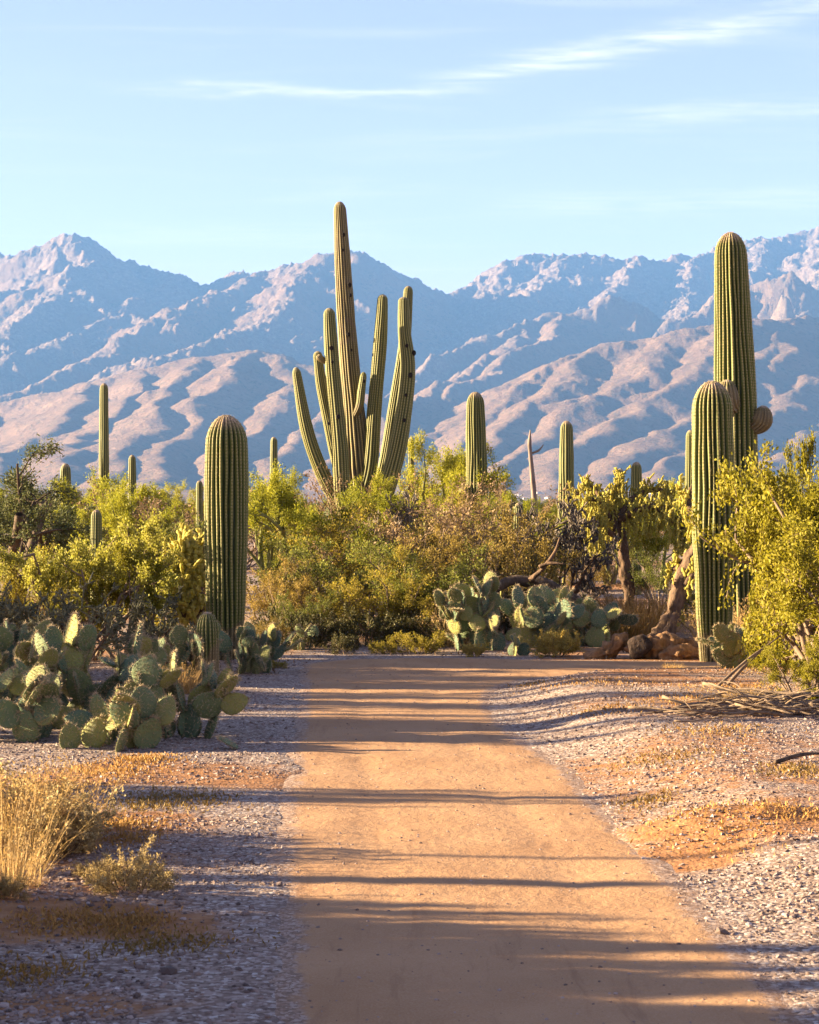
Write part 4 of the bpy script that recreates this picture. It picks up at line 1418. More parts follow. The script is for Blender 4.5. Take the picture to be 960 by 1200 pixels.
for k_, (pxk, Yk, tk, kk, lk) in enumerate(((335, 23.0, 712, 'dark_bush', 'dark low brush at the foot of the palo verde limbs'), (372, 22.9, 718, 'dark_bush', 'dark low brush between the palo verde limbs and the dark round bush'), (428, 23.1, 712, 'dark_bush', 'dark low brush just behind the dark round bush'),
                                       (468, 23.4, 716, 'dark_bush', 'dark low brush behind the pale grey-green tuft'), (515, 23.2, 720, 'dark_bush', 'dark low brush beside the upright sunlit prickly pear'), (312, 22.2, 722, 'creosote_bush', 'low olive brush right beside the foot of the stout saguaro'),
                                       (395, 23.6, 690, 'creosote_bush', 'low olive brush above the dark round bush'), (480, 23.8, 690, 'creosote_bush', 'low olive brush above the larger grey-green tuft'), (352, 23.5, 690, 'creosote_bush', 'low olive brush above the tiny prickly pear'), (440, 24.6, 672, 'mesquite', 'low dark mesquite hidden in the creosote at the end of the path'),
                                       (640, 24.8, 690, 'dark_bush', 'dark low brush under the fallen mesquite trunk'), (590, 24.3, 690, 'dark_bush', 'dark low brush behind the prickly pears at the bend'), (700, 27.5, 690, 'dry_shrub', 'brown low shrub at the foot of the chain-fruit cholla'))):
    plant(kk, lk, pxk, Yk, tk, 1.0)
plant('sage_bush', 'pale grey-green tuft at the far end of the path', 450, 22.0, 748, 1.1, 0)
plant('sage_bush', 'larger grey-green tuft beside the sunlit prickly pear', 495, 22.0, 738, 1.2, 1)
plant('sage_bush', 'grey tuft at the path edge beside the stout saguaro', 325, 19.9, 772, 1.1, 0)
plant('gold_bush', 'rounded golden bush in front of the blue-green prickly pears', 651, 21.5, 738, 1.0, 0)
plant('gold_bush', 'small golden bush in front of the sunlit prickly pear', 556, 21.45, 752, 0.9, 1)
plant('straw_bush', 'small pale yellow bush on the gravel before the dry grass', 155, 8.45, 984, 0.95, 0)
plant('straw_bush', 'flat pale yellow bush beside the taller pale bush', 106, 8.75, 1004, 1.0, 1)
plant('straw_bush', 'greyish tuft at the foot of the dry grass clump', 8, 8.3, 1020, 1.0, 1)
plant('creosote_bush', 'yellow-green shrub between the thick saguaro and the leaning trunk', 820, 26.5, 690, 1.0, 1)

plant('palo_verde', 'airy palo verde branching up left of the giant saguaro', 352, 34.5, 552, 0.7, 1, 3.3)
plant('palo_verde', 'airy light palo verde in front of the giant saguaro foot', 452, 36, 556, 0.6, 2, 4.4)
plant('palo_verde', 'small bright palo verde beside the medium saguaro', 592, 33, 588, 0.8, 0, 0.9)
plant('palo_verde', 'feathery palo verde in front of the slim saguaro tops', 140, 30, 572, 0.75, 2, 5.2)
# background scrub fading into the plain
rb = random.Random(77)
for i_ in range(46):
    Yb = rb.uniform(48, 110)
    pxb = rb.uniform(-60, 1020)
    kb = rb.choice(['palo_verde', 'creosote_bush', 'mesquite', 'palo_verde'])
    topb = {'palo_verde': rb.uniform(566, 584), 'creosote_bush': rb.uniform(580, 592), 'mesquite': rb.uniform(570, 586)}[kb] + (12 if 560 < pxb < 810 else 0)
    near_ = min(((80, 'the pole-like saguaro'), (230, 'the stout single saguaro'), (320, 'the thin far saguaro'), (420, 'the giant saguaro'), (560, 'the medium saguaro'), (640, 'the dead snag'), (735, 'the chain-fruit cholla'), (850, 'the tallest thick saguaro'), (940, 'the big leafy bush')), key=lambda q: abs(q[0] - pxb))[1]
    lb = {'palo_verde': 'far yellow-green palo verde beyond ', 'creosote_bush': 'far olive creosote bush beyond ', 'mesquite': 'far dark mesquite beyond '}[kb] + near_
    plant(kb, lb, pxb, Yb, topb, rb.uniform(0.95, 1.3), group=lb)

# scrub standing outside the picture to the left, whose shadows cross the path
row = [(-3.5 - 0.25 * (k % 3), 5.6 + 0.36 * k, 1.42 - 0.05 * k, 'hackberry_bush', 0.62) for k in range(8)] + [(-2.75, 5.9 + 0.5 * k, 0.85, 'hackberry_bush', 0.8) for k in range(4)]
row += [(-4.2 - 0.2 * (k % 2), 5.8 + 0.36 * k, 1.5 - 0.06 * k, 'hackberry_bush', 0.6) for k in range(8)] + [(-3.1, 5.7 + 0.36 * k, 1.12 - 0.04 * k, 'hackberry_bush', 0.7) for k in range(7)]
for (x_, y_, h_, kb, wd) in row + [(-2.7, 9.75, 0.55, 'hackberry_bush', 0.6), (-6.3, 11.65, 1.85, 'hackberry_bush', 0.26), (-5.7, 11.6, 1.6, 'hackberry_bush', 0.3), (-6.3, 19.5, 1.9, 'creosote_bush', 0.9), (-9.5, 17.0, 3.3, 'palo_verde', 0.30), (-9.2, 18.4, 3.2, 'mesquite', 0.32), (-8.6, 14.7, 2.7, 'palo_verde', 0.25), (-9.4, 16.2, 2.9, 'mesquite', 0.22)]:
    plant(kb, 'shrub standing out of sight left of the path', 0, y_, 0, wd, X=x_, H=h_, group='shrubs beyond the left edge')
for (x_, y_, h_, w_) in ((-7.0, 9.3, 1.9, 0.17), (-7.4, 8.7, 1.8, 0.08), (-8.0, 8.15, 2.7, 0.15), (-8.6, 7.65, 2.9, 0.10), (-7.9, 7.1, 2.7, 0.24), (-7.2, 9.95, 2.4, 0.05), (-8.5, 15.5, 2.7, 0.34), (-9.3, 19.6, 3.2, 0.4)):
    saguaro('saguaro standing out of sight left of the path', 480 + x_ * F / y_, y_, HOR - (h_ - CAMH) * F / y_, w_ * F / y_, nribs=14, per=5, group='saguaros beyond the left edge', seed=int(y_ * 10))


# ------------------------------------------------------------------ chollas
def capsules(mb, P, D, L, R, rng, v, sides=5):
    """short fat joints, each a small closed spindle"""
    m_ = len(P)
    D = D / (np.linalg.norm(D, axis=1)[:, None] + 1e-9)
    A = np.where(np.abs(D[:, 2:3]) < 0.9, np.array([[0, 0, 1.0]]), np.array([[1.0, 0, 0]]))
    N = np.cross(D, A); N /= np.linalg.norm(N, axis=1)[:, None]
    B = np.cross(D, N)
    prof = [(0.0, 0.3), (0.25, 1.0), (0.75, 0.95), (1.0, 0.25)]
    a_ = np.linspace(0, 2 * math.pi, sides, endpoint=False)
    ring = np.cos(a_)[None, :, None] * N[:, None] + np.sin(a_)[None, :, None] * B[:, None]
    VV = []
    for (t_, k_) in prof:
        kk = k_ * rng.uniform(0.88, 1.12, (m_, sides, 1))
        VV.append(P[:, None] + D[:, None] * (L * t_)[:, None, None] + ring * R[:, None, None] * kk)
    VV = np.concatenate(VV, 1)
    q = grid_quads(len(prof), sides, True)
    nv_ = sides * len(prof)
    mb.add(VV.reshape(-1, 3), None, (np.arange(m_)[:, None, None] * nv_ + q[None]).reshape(-1, 4), 0, v=np.repeat(v, nv_))


def fuzz(mb, P, D, L, R, rng, per, v, ln=0.022):
    """spines standing off the joints"""
    m_ = len(P)
    i = np.repeat(np.arange(m_), per)
    D = D / (np.linalg.norm(D, axis=1)[:, None] + 1e-9)
    o = rng.normal(size=(len(i), 3))
    o -= D[i] * (o * D[i]).sum(1)[:, None]
    o /= np.linalg.norm(o, axis=1)[:, None] + 1e-9
    S = P[i] + D[i] * (L[i] * rng.random(len(i)))[:, None] + o * R[i][:, None] * 0.8
    E = S + (o + rng.normal(size=o.shape) * 0.4) * ln
    sv = np.cross(E - S, rng.normal(size=o.shape)); sv /= np.linalg.norm(sv, axis=1)[:, None] + 1e-9
    VV = np.stack([S + sv * 0.0016, S - sv * 0.0016, E], 1).reshape(-1, 3)
    mb.add(VV, np.arange(len(VV)).reshape(-1, 3), None, 0, v=np.repeat(np.clip(v[i] + 0.3, 0, 1), 3))


def chain_cholla(label, loc, trunk_pts, limbs, seed, n_chain=9, top_n=7, jl=0.075, jr=0.021, hang=5, trunk_r=(0.10, 0.08, 0.07), trunk_mat='cholla_trunk'):
    rng = np.random.default_rng(seed)
    t = thing('chain_fruit_cholla', label, 'cactus', loc)
    mb = MB(); tube(mb, trunk_pts, trunk_r, 20, 60, 0.75, seed); mb.build('trunk', M[trunk_mat], t)
    P = []; D = []; L = []; R = []
    for pts, rad in limbs:
        mb = MB(); tube(mb, pts, rad, 7, 12, 0.3, seed + 1); mb.build('limb', M['cholla_trunk'], t)
        Sp = spline(pts, 24)
        for c_ in range(n_chain):
            p = Sp[rng.integers(5, 24)].copy() + rng.normal(size=3) * 0.05
            p[:2] += rng.normal(size=2) * 0.07
            d = np.array([rng.normal() * 0.7, rng.normal() * 0.7, -0.2])
            for k in range(rng.integers(2, hang + 1)):
                d = d * 0.55 + np.array([rng.normal() * 0.35, rng.normal() * 0.35, -0.75])
                d /= np.linalg.norm(d)
                l_ = jl * rng.uniform(0.6, 1.15)
                P.append(p.copy()); D.append(d.copy()); L.append(l_); R.append(jr * rng.uniform(0.8, 1.2))
                if rng.random() < 0.5:
                    e = d + rng.normal(size=3) * 0.9
                    P.append(p + d * l_ * 0.7); D.append(e); L.append(l_ * 0.8); R.append(jr * 0.9)
                p = p + d * l_ * 0.92
        for c_ in range(top_n):
            p = Sp[rng.integers(6, 24)].copy() + rng.normal(size=3) * 0.03
            d = np.array([rng.normal() * 0.8, rng.normal() * 0.8, 0.7])
            for k in range(rng.integers(1, 4)):
                d = d * 0.8 + np.array([rng.normal() * 0.4, rng.normal() * 0.4, 0.35]); d /= np.linalg.norm(d)
                l_ = jl * rng.uniform(0.9, 1.6)
                P.append(p.copy()); D.append(d.copy()); L.append(l_); R.append(jr * rng.uniform(1.0, 1.35))
                for e_ in range(rng.integers(0, 3)):
                    e = d + rng.normal(size=3) * 0.9
                    P.append(p + d * l_ * 0.8); D.append(e); L.append(l_ * 0.8); R.append(jr)
                p = p + d * l_ * 0.92
    P = np.array(P); D = np.array(D); L = np.array(L); R = np.array(R)
    v = np.clip(rng.normal(0.45, 0.22, len(P)), 0, 1)
    mb = MB(); capsules(mb, P, D, L, R, rng, v); fuzz(mb, P, D, L, R, rng, 7, v)
    j = mb.build('joints', M['cholla_joint'], t); j['kind'] = 'stuff'
    return t


def rel(px, py, Y, X0, z0, dy=0.0):
    return ((px - 480) / F * (Y + dy) - X0, dy, PZ(py, Y + dy) - z0)


Y = 31.0; X0 = PX(737, Y); z0 = gz(X0, Y)
r_ = lambda px, py, dy=0.0: rel(px, py, Y, X0, z0, dy)
chain_cholla('chain-fruit cholla with dark trunk and hanging yellow-green fruit chains', (X0, Y, z0 - 0.02), [r_(738, 716), r_(735, 680), r_(729, 640), r_(722, 605)],
             [([r_(724, 625), r_(712, 600, -0.1), r_(700, 585, -0.2), r_(680, 585, -0.3)], [0.05, 0.04, 0.03, 0.022]),
              ([r_(722, 612), r_(716, 590, 0.1), r_(722, 570, 0.1), r_(728, 560, 0.1)], [0.07, 0.06, 0.05, 0.035]),
              ([r_(724, 610), r_(745, 597, -0.2), r_(765, 592, -0.25), r_(790, 596, -0.3)], [0.06, 0.055, 0.05, 0.035]),
              ([r_(722, 606), r_(700, 575, 0.2), r_(690, 570, 0.3), r_(675, 578, 0.3)], [0.05, 0.045, 0.04, 0.03]),
              ([r_(724, 604), r_(745, 580, 0.2), r_(770, 572, 0.3), r_(785, 580, 0.35)], [0.05, 0.045, 0.04, 0.03]),
              ([r_(724, 630), r_(700, 612, -0.35), r_(690, 612, -0.5), r_(684, 618, -0.5)], [0.05, 0.045, 0.04, 0.03]),
              ([r_(770, 592, -0.25), r_(782, 603, -0.3), r_(796, 612, -0.3), r_(803, 622, -0.3)], [0.045, 0.045, 0.05, 0.06])], 31, n_chain=56, top_n=30, jl=0.058, jr=0.0135, hang=10)

Y = 23.6; X0 = PX(778, Y); z0 = gz(X0, Y)
r_ = lambda px, py, dy=0.0: rel(px, py, Y, X0, z0, dy)
chain_cholla('leaning rough-barked cholla trunk tilting behind the thick armless saguaro', (X0, Y, z0 - 0.03), [r_(772, 752), r_(786, 722), r_(796, 690), r_(812, 650, 0.1), (r_(822, 628, 0.15))],
             [([r_(818, 640, 0.1), r_(815, 615, 0.3), r_(808, 590, 0.4), r_(800, 578, 0.4)], [0.055, 0.05, 0.04, 0.03]),
              ([r_(814, 648, 0.1), r_(802, 655, 0.2), r_(795, 662, 0.25), r_(788, 664, 0.3)], [0.05, 0.045, 0.04, 0.025]),
              ([r_(800, 690), r_(806, 680, -0.05), r_(812, 672, -0.08), r_(818, 669, -0.08)], [0.055, 0.05, 0.04, 0.02]),
              ([r_(822, 630, 0.15), r_(812, 600, 0.2), r_(806, 580, 0.3), r_(812, 568, 0.3)], [0.055, 0.05, 0.04, 0.03])], 32, n_chain=9, top_n=8, jl=0.06, jr=0.015, hang=5, trunk_r=(0.14, 0.10, 0.09, 0.09, 0.075), trunk_mat='rough_bark')

Y = 21.7; X0 = PX(228, Y); z0 = gz(X0, Y)
r_ = lambda px, py, dy=0.0: rel(px, py, Y, X0, z0, dy)
chain_cholla('pale sunlit cholla glowing just behind the stout saguaro', (X0, Y, z0 - 0.02), [r_(230, 762), r_(232, 720), r_(230, 690)],
             [([r_(230, 700), r_(225, 680, -0.1), r_(222, 660, -0.1), r_(226, 640, -0.1)], [0.06, 0.05, 0.045, 0.035]),
              ([r_(228, 690), r_(216, 670, -0.15), r_(212, 650, -0.15), r_(218, 635, -0.15)], [0.05, 0.05, 0.04, 0.03]),
              ([r_(230, 715), r_(222, 700, -0.2), r_(216, 690, -0.2), r_(212, 680, -0.2)], [0.05, 0.045, 0.04, 0.03]),
              ([r_(230, 730), r_(220, 720, -0.2), r_(212, 715, -0.25), r_(206, 712, -0.25)], [0.05, 0.045, 0.04, 0.03]),
              ([r_(230, 700), r_(238, 670, 0.1), r_(240, 650, 0.1), r_(236, 636, 0.1)], [0.05, 0.045, 0.04, 0.03])], 33, n_chain=40, top_n=40, jl=0.065, jr=0.019, hang=5)


def staghorn(label, px, Y, top, seed, wide, matk, n_stem=7, radius=0.02):
    rng = np.random.default_rng(seed)
    X0 = PX(px, Y); z0 = gz(X0, Y)
    H = PZ(top, Y) - z0
    G = grow(rng, stems_fan(rng, n_stem, 0.75, 0.8, radius * 1.7, 0.08),
             [L_(seg=4, jit=0.22, trop=0.05, kids=4, ang=0.75, ratio=0.55, end=0.8, rr=0.8, **{'from': 0.45}), L_(seg=3, jit=0.28, trop=0.05, kids=4.2, ang=0.8, ratio=0.65, end=0.9, rr=0.95), L_(seg=2, jit=0.3, trop=0.03, kids=3.2, ang=0.9, ratio=0.72, end=0.95, rr=1.0), L_(seg=2, jit=0.3, trop=0.05, kids=2, ang=0.8, ratio=0.75, end=0.9), L_(seg=1, jit=0.3)])
    hh = np.percentile(np.concatenate([g_[1][:, 2] for g_ in G]), 99.5)
    s_ = H / hh
    t = thing('staghorn_cholla', label, 'cactus', (X0, Y, z0 - 0.02), 0, (s_ * wide, s_ * wide, s_))
    mb = MB(); segs_mesh(mb, *G[0], sides=6); mb.build('stems', M['cholla_trunk'], t)
    mb = MB()
    for g_ in G[1:]:
        P = g_[0]; D = g_[1] - g_[0]; L = np.linalg.norm(D, axis=1) * 1.08
        R = np.full(len(P), radius * 0.85)
        v = np.clip(rng.normal(0.45, 0.25, len(P)), 0, 1)
        capsules(mb, P, D, L, R, rng, v, 5); fuzz(mb, P, D, L, R, rng, 5, v, 0.02)
    j = mb.build('joints', M[matk], t); j['kind'] = 'stuff'
    return t


staghorn('grey-brown staghorn cholla with tangled bare branches left of the chain-fruit cholla', 648, 28.5, 585, 41, 0.60, 'stag_joint', 11, 0.011)
staghorn('bluish grey staghorn cholla behind the high stacked prickly pear', 66, 18.3, 682, 42, 0.95, 'stag_blue', 11, 0.011)
staghorn('dim staghorn cholla at the left edge behind the prickly pears', 5, 18.6, 695, 43, 0.9, 'stag_blue', 10, 0.011)
staghorn('small staghorn cholla with a pale head in front of the giant saguaro', 458, 29, 578, 44, 0.45, 'stag_joint', 7, 0.013)
staghorn('dark staghorn cholla between the leafy bush and the pale cholla', 186, 19.6, 690, 45, 0.8, 'stag_blue', 10, 0.011)
staghorn('small yellowish cholla between the leaning trunk and the thick saguaro', 822, 24.5, 690, 46, 0.7, 'cholla_joint', 9, 0.014)

# ------------------------------------------------------------------ dead wood
Y = 21.15; X0 = PX(765, Y); z0 = gz(X0, Y)
t = thing('burl_log', 'short weathered log with a dark closed burl below the leaning trunk', 'log', (X0, Y, z0))
mb = MB()
tube(mb, [(-0.30, -0.02, 0.10), (-0.12, 0.0, 0.11), (0.15, 0.04, 0.10), (0.50, 0.10, 0.07), (0.75, 0.15, 0.03)], [0.02, 0.12, 0.135, 0.11, 0.04], 26, 60, 0.8, 9)
log_body = mb.build('log_body', M['deadwood'], t)
mb = MB()
a = np.linspace(0, 2 * math.pi, 16, endpoint=False)
rgs = [(0.10, 0.10), (0.125, 0.02), (0.12, -0.035), (0.08, -0.055), (0.04, -0.05), (0.0, -0.058)]  # closed lumpy burl in dark wood; it does not open into the log
V = np.concatenate([np.stack([r1 * np.cos(a) * (1 + 0.18 * np.sin(3 * a + 1)), np.full(16, h1), r1 * np.sin(a) * (1 + 0.14 * np.sin(2 * a))], -1) for r1, h1 in rgs])
mb.add(V, None, grid_quads(len(rgs), 16, True))
o = mb.build('burl_end', M['dark_burl'], log_body); o.location = (-0.16, -0.14, 0.13); o.rotation_euler = (math.radians(-8), 0, math.radians(-14))
mb = MB(); tube(mb, [(-0.70, -0.02, 0.0), (-0.48, 0.02, 0.06), (-0.34, 0.06, 0.17), (-0.26, 0.10, 0.25)], [0.05, 0.085, 0.075, 0.03], 22, 34, 0.9, 12); mb.build('stump', M['deadwood'], t)
mb = MB(); tube(mb, [(0.05, -0.12, 0.02), (0.3, -0.16, 0.07), (0.62, -0.08, 0.02)], [0.05, 0.085, 0.04], 22, 34, 0.9, 14); mb.build('splinter', M['deadwood'], t)

Y = 24.4; X0 = PX(640, Y); z0 = gz(X0, Y)
r_ = lambda px, py, dy=0.0: rel(px, py, Y, X0, z0, dy)
t = thing('fallen_tree', 'dark fallen mesquite trunk lying behind the blue-green prickly pears', 'fallen tree', (X0, Y, z0))
mb = MB(); tube(mb, [r_(580, 690), r_(605, 680, 0.1), r_(640, 686, 0.1), r_(675, 704), r_(700, 722)], [0.05, 0.065, 0.07, 0.06, 0.04], 14, 40, 0.6, 5); tr_ = mb.build('trunk', M['bark'], t)
mb = MB(); tube(mb, [r_(622, 680), r_(640, 662, -0.1), r_(650, 648, -0.1), r_(656, 630, -0.1)], [0.035, 0.027, 0.02, 0.008], 9, 22, 0.5, 6); mb.build('branch', M['rough_bark'], tr_)
mb = MB(); tube(mb, [r_(632, 664, -0.1), r_(645, 660, -0.15), r_(662, 661, -0.2)], [0.022, 0.02, 0.008], 8, 16, 0.5, 7); mb.build('branch', M['rough_bark'], tr_)

# brush pile: every stick is a part
stick_me = []
for k in range(6):
    rs = np.random.default_rng(900 + k)
    mb = MB()
    pts = [(-0.5, 0, 0), (-0.2, rs.normal() * 0.06, rs.normal() * 0.04), (0.15, rs.normal() * 0.08, rs.normal() * 0.05), (0.5, rs.normal() * 0.1, rs.normal() * 0.05)]
    tube(mb, pts, [0.016, 0.013, 0.010, 0.004], 5, 8, 0.2, k)
    p = np.array(pts[2])
    tube(mb, [p, p + [0.12, 0.10 * (1 if k % 2 else -1), 0.05], p + [0.28, 0.16 * (1 if k % 2 else -1), 0.07]], [0.008, 0.006, 0.002], 4, 5, 0.0, k)
    stick_me.append(mb.mesh('stick', M['twig']))
Y = 14.3; X0 = PX(900, Y); z0 = gz(X0, Y)
pile = thing('brush_pile', 'low pile of dry brown branches under the leafy bush right of the path', 'brush pile', (X0, Y, z0))
rs = np.random.default_rng(911)
for k in range(90):
    o = link('stick', stick_me[k % 6], pile)
    px_o = rs.normal() * 0.32; py_o = rs.normal() * 0.22
    o.location = (px_o + 0.08, py_o, gz(X0 + px_o, Y + py_o) - z0 + abs(rs.normal()) * 0.045 * math.exp(-px_o ** 2 / 0.2) + 0.012)
    o.rotation_euler = (rs.normal() * 0.12, rs.normal() * 0.13, rs.normal() * 0.5 + (math.pi if rs.random() < 0.5 else 0))
    s1 = rs.uniform(0.35, 0.95)
    o.scale = (s1, s1, s1)
for (pa, pb, ra, lab) in (((838, 803, 16.2), (915, 745, 16.6), 0.014, 'pale dead branch slanting up from the gravel into the leafy bush'),
                          ((852, 796, 16.6), (905, 752, 16.9), 0.017, 'thick dead branch beside the slanting pale branch'),
                          ((908, 920, 11.65), (975, 902, 12.0), 0.013, 'dark curved stick lying on the gravel in front of the brush pile')):
    A3 = Vector((PX(pa[0], pa[2]), pa[2], PZ(pa[1], pa[2]))); B3 = Vector((PX(pb[0], pb[2]), pb[2], PZ(pb[1], pb[2])))
    A3.z = gz(A3.x, A3.y) + 0.01
    if 'lying' in lab:
        B3.z = gz(B3.x, B3.y) + 0.012
    mid = (A3 + B3) / 2 + Vector((0, 0, 0.02))
    o_ = A3.copy()
    mb = MB(); tube(mb, [tuple(A3 - o_), tuple(mid - o_), tuple(B3 - o_)], [ra, ra * 0.9, ra * 0.4], 6, 12, 0.3, 3)
    o = mb.build('dead_branch', M['twig'] if 'lying' not in lab else M['bark']); o.location = o_
    tag(o, lab, 'branch')


# ------------------------------------------------------------------ dry grass and ground mats
def grass_mesh(seed, n, h, spread, lean, width=0.004, droop=0.35, matk='grass'):
    rng = np.random.default_rng(seed)
    mb = MB()
    a = rng.uniform(0, 2 * math.pi, n); rr_ = spread * np.sqrt(rng.random(n)) * 0.5
    base = np.stack([rr_ * np.cos(a), rr_ * np.sin(a), np.full(n, -0.01)], -1)
    th = np.abs(rng.normal(size=n)) * lean
    d = np.stack([np.sin(th) * np.cos(a), np.sin(th) * np.sin(a), np.cos(th)], -1)
    l_ = (h * rng.uniform(0.45, 1.1, n))[:, None]
    mid = base + d * l_ * 0.55
    d2 = d + np.stack([np.cos(a) * droop, np.sin(a) * droop, -0.1 - 0 * a], -1) * rng.random((n, 1)) + rng.normal(size=(n, 3)) * 0.12
    end = mid + d2 * l_ * 0.5
    s_ = np.stack([-np.sin(a + rng.normal(size=n)), np.cos(a + rng.normal(size=n)), 0 * a], -1) * width
    V = np.stack([base - s_, base + s_, mid + s_ * 0.8, mid - s_ * 0.8, end], 1).reshape(-1, 3)
    i = np.arange(n)[:, None] * 5
    mb.add(V, (i + np.array([[3, 2, 4]])), (i + np.array([[0, 1, 2, 3]])), v=np.repeat(rng.random(n), 5))
    # seed heads
    k = rng.random(n) < 0.5
    for q_ in range(5):
        leaves_mesh(mb, end[k] - d2[k] * l_[k] * 0.045 * q_ + rng.normal(size=(k.sum(), 3)) * 0.006, 0.024 * h / 0.4, rng, 0.3, 0, 0.6)
    return mb.mesh('blades', M[matk])


GR = [grass_mesh(1, 420, 0.44, 0.42, 0.42, 0.0022), grass_mesh(2, 300, 0.32, 0.34, 0.5, 0.002), grass_mesh(3, 400, 0.2, 0.3, 0.6, 0.004), grass_mesh(4, 600, 0.36, 0.5, 0.6, 0.004, 0.35, 'mat_leaf')]


def grass(label, px, Y, var, sc, X=None):
    X0 = PX(px, Y)
    t = thing('dry_grass_clump', label, 'grass', (X0, Y, gz(X0, Y)), px * 0.7, sc)
    o = link('blades', GR[var], t); o['kind'] = 'stuff'
    return t


grass('tall straw-coloured dry grass clump on the gravel left of the path', 22, 9.45, 0, 0.9)
grass('straw grass clump beside the tallest one, thin and leaning', 2, 9.0, 1, 1.2)
plant('straw_bush', 'dense dry tangle at the core of the straw grass', 22, 9.55, 0, 1.2, 0, H=0.40)
plant('straw_bush', 'low dry tangle beside the straw grass clump', 66, 9.3, 0, 1.2, 1, H=0.24)
grass('low pale grass behind the tall straw clump', 66, 9.9, 1, 1.0)
grass('sparse seedy grass in front of the tall straw clump', 14, 8.5, 1, 0.7)
grass('orange dry grass under the chain-fruit cholla trunk', 742, 26.5, 3, 1.35)
grass('orange dry grass beside the leaning trunk foot', 758, 25.0, 3, 1.2)
grass('faded grass tuft behind the burled log', 728, 24.0, 3, 1.0)
grass('brown grass tuft between the leaning trunk and the thick saguaro', 836, 23.0, 1, 1.3)
grass('thin dry grass behind the thick armless saguaro', 885, 22.2, 0, 1.3)
grass('little dry tuft on the gravel bank before the burled log', 790, 19.3, 2, 0.5)
grass('small dry tuft beside the brush pile', 870, 14.6, 2, 0.7)
grass('dry tuft at the end of the path behind the grey-green tufts', 530, 23.2, 1, 1.4)
grass('short dry tuft near the pale yellow bush', 85, 9.4, 2, 0.6)
grass('dry tuft at the foot of the sunlit yellow prickly pear', 205, 17.4, 2, 1.2)

mb = MB()
rng = np.random.default_rng(71)
for (px, py, rx, ry, n, vb) in ((170, 890, 0.22, 0.12, 900, 0.7), (130, 905, 0.30, 0.2, 1200, 0.75), (190, 940, 0.35, 0.18, 1500, 0.05), (130, 968, 0.26, 0.10, 1100, 0.5), (150, 985, 0.15, 0.10, 500, 0.6), (75, 1080, 0.22, 0.12, 900, 0.8), (150, 1080, 0.16, 0.09, 900, 0.6),
                                (190, 1105, 0.25, 0.1, 700, 0.1), (30, 1140, 0.2, 0.1, 600, 0.3), (760, 945, 0.16, 0.12, 420, 0.1), (935, 930, 0.22, 0.15, 700, 0.1), (870, 825, 0.5, 0.25, 900, 0.8), (800, 840, 0.35, 0.25, 600, 0.75), (850, 985, 0.35, 0.3, 800, 0.85), (760, 783, 0.5, 0.2, 900, 0.9), (60, 925, 0.25, 0.15, 800, 0.7), (720, 850, 0.3, 0.15, 500, 0.6), (780, 905, 0.35, 0.15, 600, 0.2), (840, 880, 0.4, 0.2, 700, 0.4), (930, 985, 0.2, 0.1, 400, 0.85), (700, 815, 0.5, 0.2, 600, 0.7), (900, 800, 0.4, 0.3, 900, 0.6), (620, 805, 0.2, 0.1, 200, 0.3)):
    Y0 = YG(py); X0 = PX(px, Y0)
    P = np.stack([X0 + rng.normal(size=n) * rx * 0.55, Y0 + rng.normal(size=n) * ry * 1.2, np.zeros(n)], -1)
    P[:, 2] = ground_z(P[:, 0], P[:, 1]) - 0.002
    leaves_mesh(mb, P, 0.026, rng, 0.3, 0, 0.9, vbase=np.full(n, vb))
o = mb.build('ground_cover', M['mat_leaf']); o['kind'] = 'stuff'
tag(o, 'low mats of orange and olive dry ground cover on the gravel', 'ground cover')

# litter: dry bits under the scrub
mb = MB()
n = 9000
P = np.stack([rng.uniform(-6.5, 7, n), rng.uniform(19, 34, n), np.zeros(n)], -1)
k = path_sd(P[:, 0], P[:, 1]) > 0.15
P = P[k]
P[:, 2] = ground_z(P[:, 0], P[:, 1])
leaves_mesh(mb, P, 0.05, rng, 0.25, 0, 0.5)
o = mb.build('dry_litter', M['dry_leaf']); o['kind'] = 'stuff'
tag(o, 'brown dry litter strewn under the desert scrub', 'litter')

# ------------------------------------------------------------------ far plain: a grey-green bush cover and a few small houses
mb = MB()
n = 3000
Yb = 120 * (3600 / 120.0) ** rng.random(n)
Xb = rng.uniform(-0.24, 0.24, n) * Yb
Zb = ground_z(Xb, Yb)
per = 12
sz = rng.uniform(0.8, 1.7, n) * (1 + Yb / 9000)
C = np.stack([Xb, Yb, Zb], -1)
P = np.repeat(C, per, 0) + rng.normal(size=(n * per, 3)) * np.repeat(sz, per)[:, None] * np.array([[0.6, 0.6, 0.35]])
P[:, 2] = np.abs(P[:, 2] - np.repeat(Zb, per)) + np.repeat(Zb, per)
D = rng.normal(size=P.shape)
D /= np.linalg.norm(D, axis=1)[:, None]
S = np.cross(D, rng.normal(size=P.shape)); S /= np.linalg.norm(S, axis=1)[:, None]
q_ = np.repeat(sz, per)[:, None] * 0.5
V = np.stack([P - D * q_, P + S * q_ * 0.7, P + D * q_, P - S * q_ * 0.7], 1).reshape(-1, 3)
mb.add(V, None, np.arange(len(V)).reshape(-1, 4), v=np.repeat(np.repeat(rng.random(n), per), 4))
o = mb.build('far_scrub', M['mesq_leaf']); o['kind'] = 'stuff'
tag(o, 'far grey-green scrub covering the plain before the mountains', 'scrub')

M['house_wall'] = simple_mat('pale_stucco', (0.62, 0.55, 0.47), (0.74, 0.68, 0.60), 0.6, 0.9, 0)
M['house_roof'] = simple_mat('house_roof', (0.30, 0.19, 0.14), (0.38, 0.26, 0.19), 0.8, 0.9, 0)
M['house_glass'] = simple_mat('house_window', (0.03, 0.04, 0.05), (0.05, 0.06, 0.07), 1, 0.2, 0)


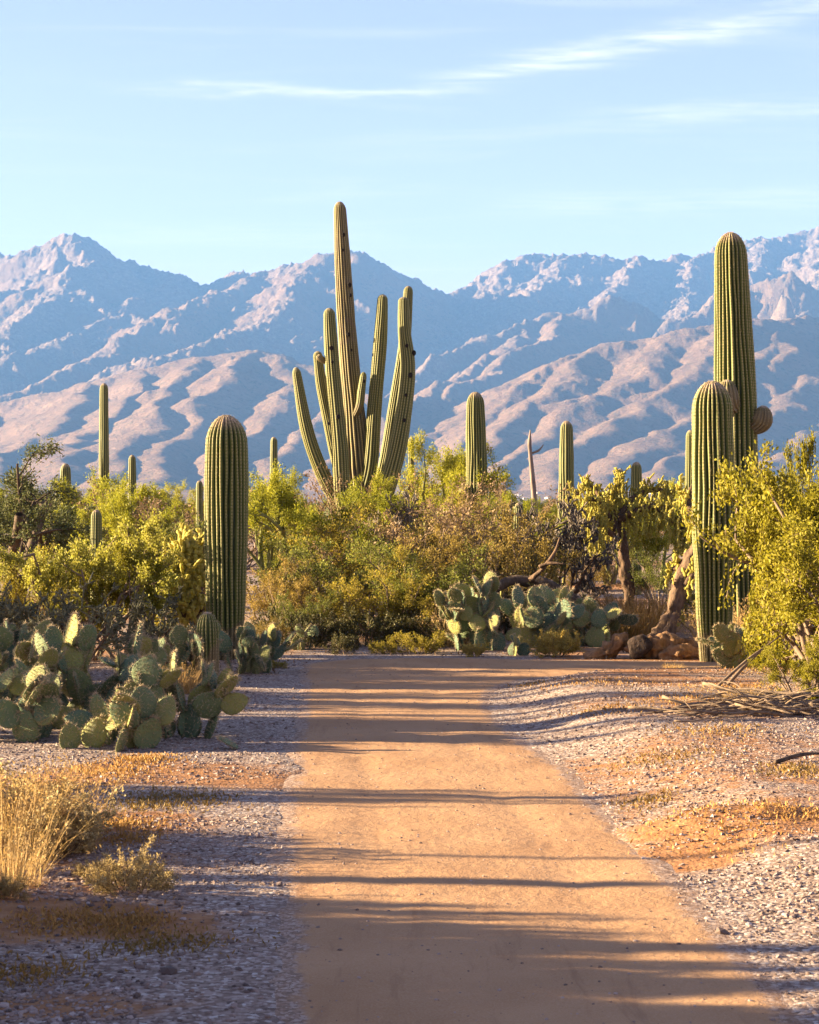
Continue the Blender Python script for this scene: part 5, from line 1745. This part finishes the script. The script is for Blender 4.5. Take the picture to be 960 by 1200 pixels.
def box(mb, x0, x1, y0, y1, z0, z1, mat=0):
    V = [(a_, b_, c_) for a_ in (x0, x1) for b_ in (y0, y1) for c_ in (z0, z1)]
    mb.add(V, None, [(0, 1, 3, 2), (4, 6, 7, 5), (0, 4, 5, 1), (2, 3, 7, 6), (0, 2, 6, 4), (1, 5, 7, 3)], mat)


mb = MB(); box(mb, -9, 5, -5, 5, 0, 4.2); box(mb, 5, 11, -3.5, 4.5, 0, 3.2); wall_me = mb.mesh('wall', M['house_wall'], False)
mb = MB()
mb.add([(-9.6, -5.6, 4.2), (5.6, -5.6, 4.2), (5.6, 5.6, 4.2), (-9.6, 5.6, 4.2), (-6, 0, 6.2), (2, 0, 6.2)], [(0, 4, 3), (1, 2, 5)], [(0, 1, 5, 4), (2, 3, 4, 5), (3, 2, 1, 0)])
roof_me = mb.mesh('roof', M['house_roof'], False)
mb = MB(); box(mb, -1.2, 1.2, -0.1, 0.1, -0.8, 0.8); win_me = mb.mesh('window', M['house_glass'], False)
for (px, Yh, s_) in ((575, 3850, 1.0), (592, 4000, 1.1), (607, 4300, 0.9), (618, 3800, 1.0), (645, 3900, 1.2), (690, 4100, 1.0), (705, 3800, 0.9), (715, 4400, 1.1), (770, 3900, 1.2), (783, 4200, 1.0), (795, 3850, 1.0), (765, 4450, 1.2), (205, 4200, 1.0), (232, 4000, 1.1), (300, 4100, 1.0), (335, 3900, 1.0), (180, 4400, 1.0), (632, 4450, 1.0)):
    Xh = PX(px, Yh)
    i_ = int(np.argmin((mount_xy[:, 0] - Xh) ** 2 + (mount_xy[:, 1] - Yh) ** 2))
    t = thing('house', 'tiny pale stucco house on the plain at the foot of the mountains', 'house', (Xh, Yh, mount_h[i_] - 0.6), px * 0.37 % 1.2 - 0.6, s_ * 0.85, 'houses on the far plain')
    link('wall', wall_me, t); link('roof', roof_me, t)
    for wx_ in (-6.5, -2, 2.5):
        o = link('window', win_me, t); o.location = (wx_, -5.02, 2.2)

# ------------------------------------------------------------------ the hazy air between here and the mountains
bm_v = [(sx, sy, sz) for sx in (-4200, 4200) for sy in (-60, 13500) for sz in (-4.5, 1750)]
mb = MB()
mb.add(bm_v, None, [(0, 1, 3, 2), (4, 6, 7, 5), (0, 4, 5, 1), (2, 3, 7, 6), (0, 2, 6, 4), (1, 5, 7, 3)])
m, nt = new_mat('haze_air')
pv = nt.n('ShaderNodeVolumePrincipled')
pv.inputs['Color'].default_value = (0.15, 0.355, 0.79, 1)
pv.inputs['Density'].default_value = 0.000057
pv.inputs['Density Attribute'].default_value = ''
pv.inputs['Anisotropy'].default_value = 0.0
out = nt.n('ShaderNodeOutputMaterial')
nt.link(pv.outputs[0], out.inputs['Volume'])
haze = mb.build('haze', m, None, False)
haze['kind'] = 'stuff'
